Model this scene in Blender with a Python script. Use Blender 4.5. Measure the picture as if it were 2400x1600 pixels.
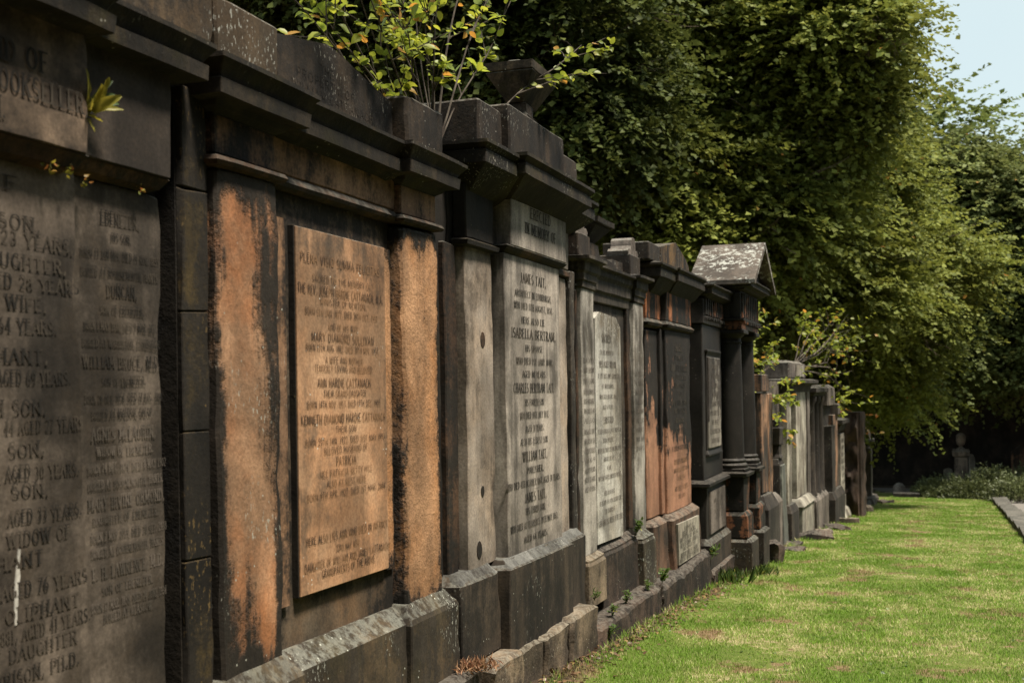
import bpy, math, random
import numpy as np
from mathutils import Vector, Matrix, noise
R=math.radians
sc=bpy.context.scene
for o in list(bpy.data.objects): bpy.data.objects.remove(o)
col=sc.collection
# ---------------- camera
YAW=math.atan(990/2800.0); ROLL=0.015; EYE=2.05
cd=bpy.data.cameras.new('Camera'); cam=bpy.data.objects.new('Camera',cd); col.objects.link(cam); sc.camera=cam
cd.sensor_width=36; cd.lens=42; cd.shift_y=0.05; cd.clip_end=1000; cd.clip_start=.05
f=Vector((-math.sin(YAW),math.cos(YAW),0)); r=Vector((math.cos(YAW),math.sin(YAW),0)); u=Vector((0,0,1))
cx_=r*math.cos(ROLL)-u*math.sin(ROLL); cy_=u*math.cos(ROLL)+r*math.sin(ROLL)
cam.matrix_world=Matrix(((cx_.x,cy_.x,-f.x,0),(cx_.y,cy_.y,-f.y,0),(cx_.z,cy_.z,-f.z,EYE),(0,0,0,1)))
cd.dof.use_dof=True; cd.dof.focus_distance=7.2; cd.dof.aperture_fstop=4.0
# ---------------- light
SUN=Vector((0.52,-0.12,1.20)).normalized()
w=bpy.data.worlds.new('World'); sc.world=w; w.use_nodes=True
nt=w.node_tree; bg=nt.nodes['Background']; sky=nt.nodes.new('ShaderNodeTexSky'); sky.sky_type='NISHITA'; sky.sun_disc=False
sky.sun_elevation=math.asin(SUN.z); sky.sun_rotation=math.atan2(SUN.x,SUN.y); sky.dust_density=2.2; sky.air_density=1.0; sky.ozone_density=1.0
tc=nt.nodes.new('ShaderNodeTexCoord'); cn=nt.nodes.new('ShaderNodeTexNoise'); cn.inputs['Scale'].default_value=1.6; cn.inputs['Detail'].default_value=5
nt.links.new(tc.outputs['Generated'],cn.inputs[0]); cr=nt.nodes.new('ShaderNodeMapRange'); cr.inputs[1].default_value=.35; cr.inputs[2].default_value=.65; cr.inputs[3].default_value=.70; cr.inputs[4].default_value=.9; nt.links.new(cn.outputs[0],cr.inputs[0])
cm=nt.nodes.new('ShaderNodeMix'); cm.data_type='RGBA'; nt.links.new(cr.outputs[0],cm.inputs[0]); nt.links.new(sky.outputs[0],cm.inputs[6]); cm.inputs[7].default_value=(4.0,4.75,4.75,1)   # thin bright veil of cloud
nt.links.new(cm.outputs[2],bg.inputs[0]); bg.inputs[1].default_value=0.086
sl=bpy.data.lights.new('Sun','SUN'); sl.energy=4.1; sl.angle=R(9); sl.color=(1,.91,.77); so=bpy.data.objects.new('Sun',sl); col.objects.link(so)
so.rotation_euler=SUN.to_track_quat('Z','Y').to_euler()
sc.view_settings.view_transform='Standard'; sc.view_settings.look='None'; sc.view_settings.exposure=1.15; sc.view_settings.gamma=1
rnd=random.Random(5); rng=np.random.default_rng(7)

# ---------------- node helpers
class NB:
    def __init__(s,name):
        s.m=bpy.data.materials.new(name); s.m.use_nodes=True; s.t=s.m.node_tree; s.b=s.t.nodes['Principled BSDF']
        s.b.inputs['Specular IOR Level'].default_value=.25
    def n(s,k): return s.t.nodes.new('ShaderNode'+k)
    def put(s,inp,v):
        if isinstance(v,bpy.types.NodeSocket): s.t.links.new(v,inp)
        elif isinstance(v,(tuple,list)) and len(v)==3 and inp.type=='RGBA': inp.default_value=(*v,1)
        else: inp.default_value=v
    def math(s,op,a,b=0.0,c=0.0):
        n=s.n('Math'); n.operation=op; s.put(n.inputs[0],a); s.put(n.inputs[1],b); s.put(n.inputs[2],c); return n.outputs[0]
    def add(s,a,b): return s.math('ADD',a,b)
    def mul(s,a,b): return s.math('MULTIPLY',a,b)
    def pos(s): return s.n('NewGeometry').outputs['Position']
    def map(s,v,sc=(1,1,1),loc=(0,0,0)):
        n=s.n('Mapping'); s.put(n.inputs[0],v); n.inputs['Scale'].default_value=sc; n.inputs['Location'].default_value=loc; return n.outputs[0]
    def noise(s,v,scale=1,det=4,rough=.55,dist=0):
        n=s.n('TexNoise'); s.put(n.inputs['Vector'],v); n.inputs['Scale'].default_value=scale; n.inputs['Detail'].default_value=det; n.inputs['Roughness'].default_value=rough; n.inputs['Distortion'].default_value=dist
        return n.outputs[0]
    def vor(s,v,scale=1,feat='F1'):
        n=s.n('TexVoronoi'); n.feature=feat; s.put(n.inputs['Vector'],v); n.inputs['Scale'].default_value=scale; return n.outputs['Distance']
    def ss(s,v,a,b,lo=0.,hi=1.):
        n=s.n('MapRange'); n.interpolation_type='SMOOTHSTEP'; s.put(n.inputs[0],v)
        for i,x in enumerate((a,b,lo,hi)): s.put(n.inputs[1+i],x)
        return n.outputs[0]
    def mix(s,f,a,b,mode='MIX'):
        n=s.n('Mix'); n.data_type='RGBA'; n.blend_type=mode; s.put(n.inputs[0],f); s.put(n.inputs[6],a); s.put(n.inputs[7],b); return n.outputs[2]
    def sep(s,v):
        n=s.n('SeparateXYZ'); s.put(n.inputs[0],v); return n.outputs
    def bump(s,h,st=.3,d=.01):
        n=s.n('Bump'); s.put(n.inputs['Height'],h); n.inputs['Strength'].default_value=st; n.inputs['Distance'].default_value=d
        s.t.links.new(n.outputs[0],s.b.inputs['Normal'])
    def col(s,c): s.put(s.b.inputs['Base Color'],c)
def stone(name,base,var,soot=(.014,.011,.008),amt=.3,soft=.12,edge=0.,top=0.,streak=1.,lichen=0.,lcol=(.42,.42,.36),spots=(),rusty=0.,rust=(.36,.13,.045),moss=0.,rough=.85,bump=.35,seed=0.,gloss=0.,ks=.48,cloud=.6,lsc=80,topl=.5,grit=.75,crust=.15):
    """weathered sandstone: base/var mottle, soot crust masked by vertical streaks, panel edges and listed bare patches"""
    base=tuple(x*ks for x in base); var=tuple(x*ks for x in var); rust=tuple(x*ks for x in rust); lcol=tuple(x*.6*(ks/.48) for x in lcol); soot=tuple(x*.62 for x in soot)
    N=NB(name); P=N.map(N.pos(),(1,1,1),(seed*3.1,seed*1.7,seed*2.3))
    n1=N.noise(P,1.7,5,.6); st=N.noise(N.map(P,(7,7,.9)),1.0,5,.62,.4); n3=N.noise(P,70,3,.7); n4=N.noise(P,9,5,.65); n5=N.noise(P,38,4,.75)
    xyz=N.sep(N.pos())
    c=N.mix(N.ss(n1,.38,.62),base,var)
    c=N.mix(N.mul(N.ss(n4,.45,.75),.45),c,tuple(x*1.35 for x in base))
    if rusty: c=N.mix(N.mul(N.ss(N.noise(P,2.3,5,.6,.6),.5,.62),rusty),c,rust)
    s=N.add(N.mul(n1,1.3),N.add(N.mul(st,1.5*streak),N.mul(n4,.9)))
    s=N.add(s,amt-.5*(1.3+1.5*streak+.9))
    if edge or top:
        g=N.sep(N.n('TexCoord').outputs['Generated'])
        ey=N.math('MINIMUM',g[1],N.math('SUBTRACT',1.,g[1])); ez=N.math('MINIMUM',g[2],N.math('SUBTRACT',1.,g[2]))
        if edge: s=N.add(s,N.add(N.mul(N.ss(ey,0.,.22,1.,0.),edge),N.mul(N.ss(ez,0.,.09,1.,0.),edge)))
        if top: s=N.add(s,N.mul(N.ss(g[2],.7,1.),top))
    wob=N.mul(N.math('SUBTRACT',N.add(N.noise(P,5,6,.7),N.mul(st,.6)),.8),1.1)
    for (y,z,ry,rz,wt) in spots:
        a=N.mul(N.math('SUBTRACT',xyz[1],y),1/ry); b=N.mul(N.math('SUBTRACT',xyz[2],z),1/rz)
        d=N.math('SQRT',N.add(N.mul(a,a),N.mul(b,b)))
        s=N.math('SUBTRACT',s,N.mul(N.ss(N.add(d,wob),.6,1.25,1.,0.),wt))
    s=N.add(s,N.add(N.mul(n5,grit),-.5*grit))
    c=N.mix(N.mul(N.ss(s,.5-soft-.38,.5+soft*.5),.75),c,tuple(x*.33+.004 for x in base))
    m=N.ss(s,.5-soft,.5+soft)
    c=N.mix(m,c,N.mix(N.mul(N.ss(n4,.45,.7),.5),soot,tuple(x*2.2 for x in soot)))
    if moss: c=N.mix(N.mul(N.ss(N.noise(P,3.1,5,.7),.5,.7),moss),c,(.028,.024,.006))
    cl=N.ss(N.noise(N.map(P,(2.6,2.6,1.7)),1.0,3,.55,.5),.34,.68,1-.55*cloud,1+.75*cloud)
    hc=N.n('HueSaturation'); N.put(hc.inputs['Value'],cl); N.put(hc.inputs['Color'],c); c=hc.outputs[0]
    nz=N.sep(N.n('NewGeometry').outputs['Normal'])[2]
    if lichen:
        zone=N.ss(N.noise(P,2.2,4,.6),.62-.3*lichen,.74-.3*lichen)
        if lsc<60: L=N.mul(N.ss(N.noise(P,lsc,5,.65,.4),.53,.58),zone)
        else: L=N.mul(N.ss(N.noise(N.map(P,(1,1,.45)),lsc,3,.6),.60,.64),zone)
        c=N.mix(N.mul(L,.85),c,lcol)
        sp=N.mul(N.ss(N.vor(P,26),.13,.09),N.ss(N.noise(P,3.1,3),.56,.60)); c=N.mix(sp,c,lcol)
    if topl: c=N.mix(N.mul(N.mul(N.ss(nz,.35,.8),topl),N.ss(N.noise(P,22,5,.7),.40,.58)),c,tuple(x*.6 for x in lcol))
    g2=N.ss(n3,.3,.7,.80,1.20); c=N.mix(1.,c,N.mix(g2,(0,0,0),(1,1,1)),'MULTIPLY') if False else c
    hsv=N.n('HueSaturation'); N.put(hsv.inputs['Value'],g2); N.put(hsv.inputs['Color'],c); c=hsv.outputs[0]
    N.col(c); N.b.inputs['Roughness'].default_value=rough-gloss
    N.bump(N.add(N.mul(n3,.35),N.add(N.mul(n4,.9),N.mul(m,crust))),bump,.012)
    return N.m
def leafmat(name,a,b,c2=None,trans=.35,yl=.1,rough=.45,spec=.4):
    N=NB(name); g=N.n('NewGeometry'); ri=g.outputs['Random Per Island']
    c=N.mix(ri,a,b); big=N.noise(N.pos(),.55,4,.6)
    c=N.mix(N.ss(big,.42,.66),c,N.mix(ri,tuple(x*1.7 for x in a),tuple(x*1.45 for x in b)))
    if c2: c=N.mix(N.ss(N.math('FRACT',N.mul(ri,7.31)),1-yl,1-yl*.4),c,c2)
    N.col(c); N.b.inputs['Roughness'].default_value=rough; N.b.inputs['Specular IOR Level'].default_value=spec
    tr=N.n('BsdfTranslucent'); mx=N.n('MixShader'); hs=N.n('HueSaturation'); hs.inputs['Value'].default_value=1.7; hs.inputs['Hue'].default_value=.485; N.put(hs.inputs['Color'],c)
    N.t.links.new(hs.outputs[0],tr.inputs[0]); mx.inputs[0].default_value=trans
    N.t.links.new(N.b.outputs[0],mx.inputs[1]); N.t.links.new(tr.outputs[0],mx.inputs[2])
    N.t.links.new(mx.outputs[0],N.t.nodes['Material Output'].inputs[0]); return N.m
def barkmat(name,a,b):
    N=NB(name); P=N.pos(); n=N.noise(N.map(P,(6,6,1.5)),3,5,.65); N.col(N.mix(N.ss(n,.35,.65),a,b)); N.b.inputs['Roughness'].default_value=.9; N.bump(n,.5,.02); return N.m

# ---------------- object helpers
def tag(o,label,cat,group=None,kind=None):
    if label: o['label']=label
    if cat: o['category']=cat
    if group: o['group']=group
    if kind: o['kind']=kind
    return o
def thing(name,label,cat,loc,rot=0.,group=None):
    o=bpy.data.objects.new(name,None); o.empty_display_size=.2; col.objects.link(o); o.location=loc; o.rotation_euler=(0,0,rot)
    return tag(o,label,cat,group)
def root_of(o):
    while o.parent: o=o.parent
    return o
def meshobj(name,V,Fs,mat,parent=None,smooth=True,ang=35,jit=0,wear=None,label=None):
    """V in the root's own frame if it is rotated, else in world coordinates"""
    if jit:
        V2=[]; cen=Vector((sum(v[0] for v in V)/len(V),sum(v[1] for v in V)/len(V),sum(v[2] for v in V)/len(V)))
        for i,v in enumerate(V):
            p=Vector(v); k=jit*(2.6 if wear and i in wear else 1)
            if wear and i in wear:
                h_=noise.noise(p*5.3+Vector((3,1,7)))
                if h_>.22: dc=(cen-p); dc.z*=.1; p=p+dc.normalized()*min(.016,.07*(h_-.22))*min(1,jit/.003)
            V2.append(p+noise.noise_vector(p*2.7)*k+noise.noise_vector(p*13)*k*.7)
        V=V2
    off=Vector((0,0,0))
    if parent:
        rt=root_of(parent)
        if rt.get('_w',1)==1: off=Vector(rt.location)
    me=bpy.data.meshes.new(name); me.from_pydata([Vector(v)-off for v in V],[],Fs); 
    if smooth:
        import bmesh
        bm=bmesh.new(); bm.from_mesh(me); bmesh.ops.recalc_face_normals(bm,faces=bm.faces)
        for fc in bm.faces: fc.smooth=True
        a=R(ang)
        for e in bm.edges:
            if len(e.link_faces)!=2 or e.calc_face_angle(0)>a: e.smooth=False
        bm.to_mesh(me); bm.free()
    me.materials.append(mat); o=bpy.data.objects.new(name,me); col.objects.link(o)
    if parent: o.parent=parent
    if label: o['label']=label
    return o
def block(name,par,mat,xb,xf,y0,y1,prof,both=False,jit=.003,ch=.007,step=.09,label=None,endoff=None,skew=0):
    """solid of stacked rectangles: profile [(offset,z)..] bottom to top, offset grows front and both ends"""
    pr=[]
    n=len(prof)
    for i,(o,z) in enumerate(prof):
        if i==0: pr+= [(o-ch,z),(o,z+ch)] if prof[1][1]-z>2*ch else [(o,z)]
        elif i==n-1: pr+= [(o,z-ch),(o-ch,z)] if z-prof[-2][1]>2*ch else [(o,z)]
        else: pr.append((o,z))
    p2=[pr[0]]
    for (o,z) in pr[1:]:
        o0,z0=p2[-1]; L=math.hypot(o-o0,z-z0); k=max(1,int(math.ceil(L/(step*1.2)))) if step else 1
        for j in range(1,k+1): p2.append((o0+(o-o0)*j/k,z0+(z-z0)*j/k))
    ny=max(1,min(60,int((y1-y0)/step))) if step else 1; nx=max(1,min(12,int((xf-xb)/step))) if step else 1
    V=[];wear=set();cnt=None
    for (o,z) in p2:
        X0=xb-(o if both else 0); X1=xf+o; Y0=y0-o; Y1=y1+o; sk=skew*(z-prof[-1][1])
        ring=[(X0,Y0)]
        for i in range(1,nx): ring.append((X0+(X1-X0)*i/nx,Y0))
        c1=len(ring); ring+=[(X1-ch,Y0),(X1,Y0+ch)]
        for i in range(1,ny): ring.append((X1,Y0+(Y1-Y0)*i/ny))
        c2=len(ring); ring+=[(X1,Y1-ch),(X1-ch,Y1)]
        for i in range(nx-1,0,-1): ring.append((X0+(X1-X0)*i/nx,Y1))
        ring.append((X0,Y1)); b=len(V)
        wear.update((b+c1,b+c1+1,b+c2,b+c2+1))
        V+=[(x,y-sk,z) for x,y in ring]; cnt=len(ring)
    m=len(p2); Fs=[]
    for k in range(m-1):
        for i in range(cnt):
            j=(i+1)%cnt; Fs.append((k*cnt+i,k*cnt+j,(k+1)*cnt+j,(k+1)*cnt+i))
    Fs.append(tuple(range(cnt-1,-1,-1))); Fs.append(tuple((m-1)*cnt+i for i in range(cnt)))
    return meshobj(name,V,Fs,mat,par,True,18,jit,wear,label)
def box(name,par,mat,xb,xf,y0,y1,z0,z1,**k): return block(name,par,mat,xb,xf,y0,y1,[(0,z0),(0,z1)],**k)
def prism(name,par,mat,poly,x0,x1,axis='x',jit=.002,label=None):
    n=len(poly)
    if axis=='x': V=[(x0,a,b) for a,b in poly]+[(x1,a,b) for a,b in poly]
    elif axis=='y': V=[(a,x0,b) for a,b in poly]+[(a,x1,b) for a,b in poly]
    else: V=[(a,b,x0) for a,b in poly]+[(a,b,x1) for a,b in poly]
    Fs=[tuple(range(n-1,-1,-1)),tuple(range(n,2*n))]+[(i,(i+1)%n,n+(i+1)%n,n+i) for i in range(n)]
    return meshobj(name,V,Fs,mat,par,True,25,jit,None,label)
def lathe(name,par,mat,cx,cy,prof,seg=28,jit=.001,label=None):
    V=[];Fs=[]
    for (rr,z) in prof:
        for i in range(seg): a=2*math.pi*i/seg; V.append((cx+rr*math.cos(a),cy+rr*math.sin(a),z))
    for k in range(len(prof)-1):
        for i in range(seg): j=(i+1)%seg; Fs.append((k*seg+i,k*seg+j,(k+1)*seg+j,(k+1)*seg+i))
    Fs.append(tuple(range(seg-1,-1,-1))); Fs.append(tuple((len(prof)-1)*seg+i for i in range(seg)))
    return meshobj(name,V,Fs,mat,par,True,35,jit,None,label)
def rock(name,par,mat,c,s,seed=0,lev=3,amp=.22,label=None):
    import bmesh
    bm=bmesh.new(); bmesh.ops.create_cube(bm,size=1.0); bmesh.ops.subdivide_edges(bm,edges=bm.edges,cuts=6,use_grid_fill=True)
    V=[]
    for v in bm.verts:
        p=v.co.copy(); q=p.normalized()*.62; p=p.lerp(q,.25); p+=noise.noise_vector(p*1.6+Vector((seed*5.1,seed,0)))*amp+noise.noise_vector(p*6+Vector((seed,0,0)))*amp*.2
        v.co=Vector((p.x*s[0]+c[0],p.y*s[1]+c[1],p.z*s[2]+c[2]))
    V=[v.co.copy() for v in bm.verts]; Fs=[tuple(v.index for v in fc.verts) for fc in bm.faces]; bm.free()
    return meshobj(name,V,Fs,mat,par,True,40,0,None,label)
def tubes(paths,seg=6):
    V=[];Fs=[]
    for pts in paths:       # pts: [(Vector,radius)]
        b=len(V); n=len(pts)
        for i,(p,rr) in enumerate(pts):
            d=(pts[min(i+1,n-1)][0]-pts[max(i-1,0)][0]).normalized(); a=d.orthogonal().normalized(); c=d.cross(a)
            for k in range(seg):
                t=2*math.pi*k/seg; V.append(p+a*math.cos(t)*rr+c*math.sin(t)*rr)
        for i in range(n-1):
            for k in range(seg):
                j=(k+1)%seg; Fs.append((b+i*seg+k,b+i*seg+j,b+(i+1)*seg+j,b+(i+1)*seg+k))
        Fs.append(tuple(b+(n-1)*seg+k for k in range(seg)))
    return V,Fs
def limb(a,b,r0,r1,n=6,wig=.12,sag=0.):
    L=(b-a).length; out=[]
    for i in range(n+1):
        t=i/n; p=a.lerp(b,t)+noise.noise_vector(a*3+b+Vector((t*2,0,0)))*wig*L*math.sin(math.pi*t)+Vector((0,0,sag*math.sin(math.pi*t)))
        out.append((p,r0+(r1-r0)*t))
    return out
# leaves: arrays of base, direction, normal, size
LS={'quad':([(0,0,0),(.45,.36,.10),(1,0,-.10),(.45,-.36,.10)],[(0,1,2),(0,2,3)]),
    'ovate':([(0,0,0),(.28,0,-.02),(.6,0,-.05),(.85,0,-.1),(1.05,0,-.18),(.16,.25,.05),(.45,.36,.07),(.76,.24,.02),(.16,-.25,.05),(.45,-.36,.07),(.76,-.24,.02)],
             [(0,1,5),(1,6,5),(1,2,6),(2,7,6),(2,3,7),(3,4,7),(0,8,1),(1,8,9),(1,9,2),(2,9,10),(2,10,3),(3,10,4)])}
def leaves(name,base,dirs,nrm,size,mat,parent=None,shape='quad',wid=1.):
    base=np.asarray(base,float); dirs=np.asarray(dirs,float); nrm=np.asarray(nrm,float); size=np.asarray(size,float).reshape(-1,1,1)
    dirs/=np.linalg.norm(dirs,axis=1,keepdims=True)+1e-9
    side=np.cross(nrm,dirs); side/=np.linalg.norm(side,axis=1,keepdims=True)+1e-9; up=np.cross(dirs,side)
    sh,fc=LS[shape]; sh=np.array(sh,float); fc=np.array(fc,int); n=len(base); k=len(sh)
    curl=rng.uniform(.3,1.6,(n,1,1))
    V=base[:,None,:]+size*(dirs[:,None,:]*sh[None,:,0:1]+side[:,None,:]*sh[None,:,1:2]*wid+up[:,None,:]*sh[None,:,2:3]*curl)
    V=V.reshape(-1,3)
    if parent and parent.get('_w',1)==1: V=V-np.array(root_of(parent).location)
    Fx=(fc[None]+ (np.arange(n)*k)[:,None,None]).reshape(-1)
    me=bpy.data.meshes.new(name); nf=n*len(fc)
    me.vertices.add(len(V)); me.vertices.foreach_set('co',V.astype(np.float32).ravel())
    me.loops.add(nf*3); me.loops.foreach_set('vertex_index',Fx.astype(np.int32))
    me.polygons.add(nf); me.polygons.foreach_set('loop_start',np.arange(0,nf*3,3,dtype=np.int32)); me.polygons.foreach_set('loop_total',np.full(nf,3,np.int32))
    if shape!='quad': me.polygons.foreach_set('use_smooth',np.ones(nf,bool))
    me.update(calc_edges=True); me.materials.append(mat); o=bpy.data.objects.new(name,me); col.objects.link(o)
    if parent: o.parent=parent
    return o

# ---------------- carved lettering: own stroke alphabet
def arc(cx,cy,rx,ry,a0,a1,n=8): return [(cx+rx*math.cos(R(a0+(a1-a0)*i/n)),cy+ry*math.sin(R(a0+(a1-a0)*i/n))) for i in range(n+1)]
G={'A':(.8,[[(.05,0),(.4,1),(.75,0)],[(.18,.36),(.62,.36)]]),
'B':(.7,[[(.12,0),(.12,1)],[(.12,1)]+arc(.35,.76,.25,.24,90,-90)+[(.12,.52)],[(.12,.52)]+arc(.37,.26,.28,.26,90,-90)+[(.12,0)]]),
'C':(.7,[arc(.38,.5,.3,.5,50,310,12)]),'D':(.75,[[(.12,0),(.12,1)],[(.12,1)]+arc(.35,.5,.32,.5,90,-90,10)+[(.12,0)]]),
'E':(.65,[[(.12,0),(.12,1)],[(.12,1),(.58,1)],[(.12,.52),(.48,.52)],[(.12,0),(.6,0)]]),'F':(.62,[[(.12,0),(.12,1)],[(.12,1),(.58,1)],[(.12,.52),(.46,.52)]]),
'G':(.76,[arc(.38,.5,.3,.5,50,330,12),[(.66,0.02),(.66,.42)],[(.45,.42),(.7,.42)]]),'H':(.78,[[(.12,0),(.12,1)],[(.66,0),(.66,1)],[(.12,.52),(.66,.52)]]),
'I':(.34,[[(.17,0),(.17,1)]]),'J':(.5,[[(.36,1),(.36,.2)]+arc(.2,.2,.16,.2,0,-150,6)]),'K':(.75,[[(.12,0),(.12,1)],[(.66,1),(.14,.42)],[(.3,.58),(.68,0)]]),
'L':(.6,[[(.12,0),(.12,1)],[(.12,0),(.56,0)]]),'M':(.92,[[(.12,0),(.12,1)],[(.12,1),(.46,.15)],[(.46,.15),(.8,1)],[(.8,0),(.8,1)]]),
'N':(.8,[[(.12,0),(.12,1)],[(.12,1),(.68,0)],[(.68,0),(.68,1)]]),'O':(.78,[arc(.39,.5,.31,.5,0,360,16)]),'P':(.66,[[(.12,0),(.12,1)],[(.12,1)]+arc(.35,.73,.26,.27,90,-90)+[(.12,.46)]]),
'Q':(.78,[arc(.39,.5,.31,.5,0,360,16),[(.42,.25),(.72,-.08)]]),'R':(.74,[[(.12,0),(.12,1)],[(.12,1)]+arc(.35,.75,.25,.25,90,-90)+[(.12,.5)],[(.36,.5),(.66,0)]]),
'S':(.62,[arc(.31,.74,.22,.26,40,270,8)+arc(.31,.25,.24,.25,90,-140,8)[1:]]),'T':(.72,[[(.36,0),(.36,1)],[(.05,1),(.67,1)]]),
'U':(.76,[[(.12,1),(.12,.3)]+arc(.38,.3,.26,.3,180,360,8)+[(.64,1)]]),'V':(.76,[[(.05,1),(.38,0)],[(.38,0),(.71,1)]]),'W':(1.05,[[(.05,1),(.3,0)],[(.3,0),(.52,1)],[(.52,1),(.76,0)],[(.76,0),(1.0,1)]]),
'X':(.74,[[(.08,0),(.66,1)],[(.08,1),(.66,0)]]),'Y':(.74,[[(.37,0),(.37,.45)],[(.05,1),(.37,.45)],[(.37,.45),(.69,1)]]),'Z':(.66,[[(.08,1),(.58,1)],[(.58,1),(.08,0)],[(.08,0),(.6,0)]]),
'0':(.6,[arc(.3,.5,.22,.5,0,360,14)]),'1':(.4,[[(.2,0),(.2,1)]]),'2':(.6,[arc(.3,.74,.22,.26,160,-30,8)+[(.08,0)],[(.08,0),(.54,0)]]),
'3':(.6,[arc(.28,.75,.2,.25,140,-90,8),arc(.28,.26,.23,.26,90,-140,8)]),'4':(.62,[[(.42,0),(.42,1)],[(.42,1),(.06,.3)],[(.06,.3),(.58,.3)]]),
'5':(.6,[[(.52,1),(.14,1)],[(.14,1),(.12,.55)],arc(.28,.3,.24,.3,110,-140,8)]),'6':(.6,[arc(.3,.28,.22,.28,0,360,12),arc(.5,.45,.42,.55,100,190,6)]),
'7':(.58,[[(.06,1),(.52,1)],[(.52,1),(.2,0)]]),'8':(.6,[arc(.3,.75,.19,.25,0,360,12),arc(.3,.26,.23,.26,0,360,12)]),'9':(.6,[arc(.3,.72,.22,.28,0,360,12),arc(.1,.55,.42,.55,10,-80,6)]),
'.':(.28,[[(.14,0),(.14,.12)]]),',':(.28,[[(.16,.12),(.1,-.14)]]),'-':(.4,[[(.06,.45),(.34,.45)]]),' ':(.42,[]),'c':(.52,[arc(.3,.3,.2,.3,50,310,8)]),"'":(.2,[[(.1,1),(.1,.8)]]),
'_':(3,[[(0,.5),(3,.5)]])}
G['É']=(G['E'][0],G['E'][1]+[[(.3,1.1),(.45,1.28)]])
def letter_strokes(s,serif):
    x=0; out=[]
    for ch in s:
        wd,ps=G.get(ch,G['O']); 
        for p in ps: out.append([(a+x,b) for a,b in p])
        x+=wd+.14
    return x-.14,out
def inscription(par,mat,X,lines,hgt,serif=True,proud=.0012,thick=None,rot=0.):
    """lines (text,y0,y1,zc[,scale]); letters cut as dark strokes on the face x=X"""
    V=[];Fs=[];k=[0]
    def seg(p,q,wd,y0,z0,sy,sz):
        a=(y0+p[0]*sy,z0+p[1]*sz); b=(y0+q[0]*sy,z0+q[1]*sz); dx,dz=b[0]-a[0],b[1]-a[1]; L=math.hypot(dx,dz)
        if L<1e-6: return
        ex,ez=dx/L,dz/L; wv=wd; hx,hz=-ez*wv/2,ex*wv/2; e=wd*.18; k[0]=(k[0]+1)%9; xx=X+proud+k[0]*.00006; b0=len(V)
        V.extend([(xx,a[0]-ex*e+hx,a[1]-ez*e+hz),(xx,a[0]-ex*e-hx,a[1]-ez*e-hz),(xx,b[0]+ex*e-hx,b[1]+ez*e-hz),(xx,b[0]+ex*e+hx,b[1]+ez*e+hz)]); Fs.append((b0,b0+1,b0+2,b0+3))
    for ln in lines:
        s,y0,y1,zc=ln[:4]; h=hgt*(ln[4] if len(ln)>4 else 1); tot,ps=letter_strokes(s,serif); sy=(y1-y0)/tot; z0=zc-h/2
        h=min(h,sy*1.9); z0=zc-h/2; tk=min(h*.21,sy*.17) if serif else h*.115
        th=h*.075 if serif else h*.10
        for p in ps:
            for a,b in zip(p[:-1],p[1:]):
                dx=abs(b[0]-a[0])*sy; dz=abs(b[1]-a[1])*h; vert=dz/(math.hypot(dx,dz)+1e-9)
                seg(a,b,th+(tk-th)*vert**2,y0,z0,sy,h)
            if serif and len(p)<=4:
                for e,nb in ((p[0],p[1]),(p[-1],p[-2])):
                    if (abs(e[1])<.01 or abs(e[1]-1)<.01) and abs(nb[1]-e[1])>.3:
                        seg((e[0]-.17,e[1]),(e[0]+.17,e[1]),h*.085,y0,z0,sy,h)
    me=meshobj('inscription',V,Fs,mat,par,False)
    return me
def inkmat(name,a,b,lo=.45,hi=.6,sc=6):
    N=NB(name); n=N.noise(N.pos(),sc,4,.6); N.col(N.mix(N.ss(n,lo,hi),a,b)); N.b.inputs['Roughness'].default_value=.9; return N.m
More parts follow.
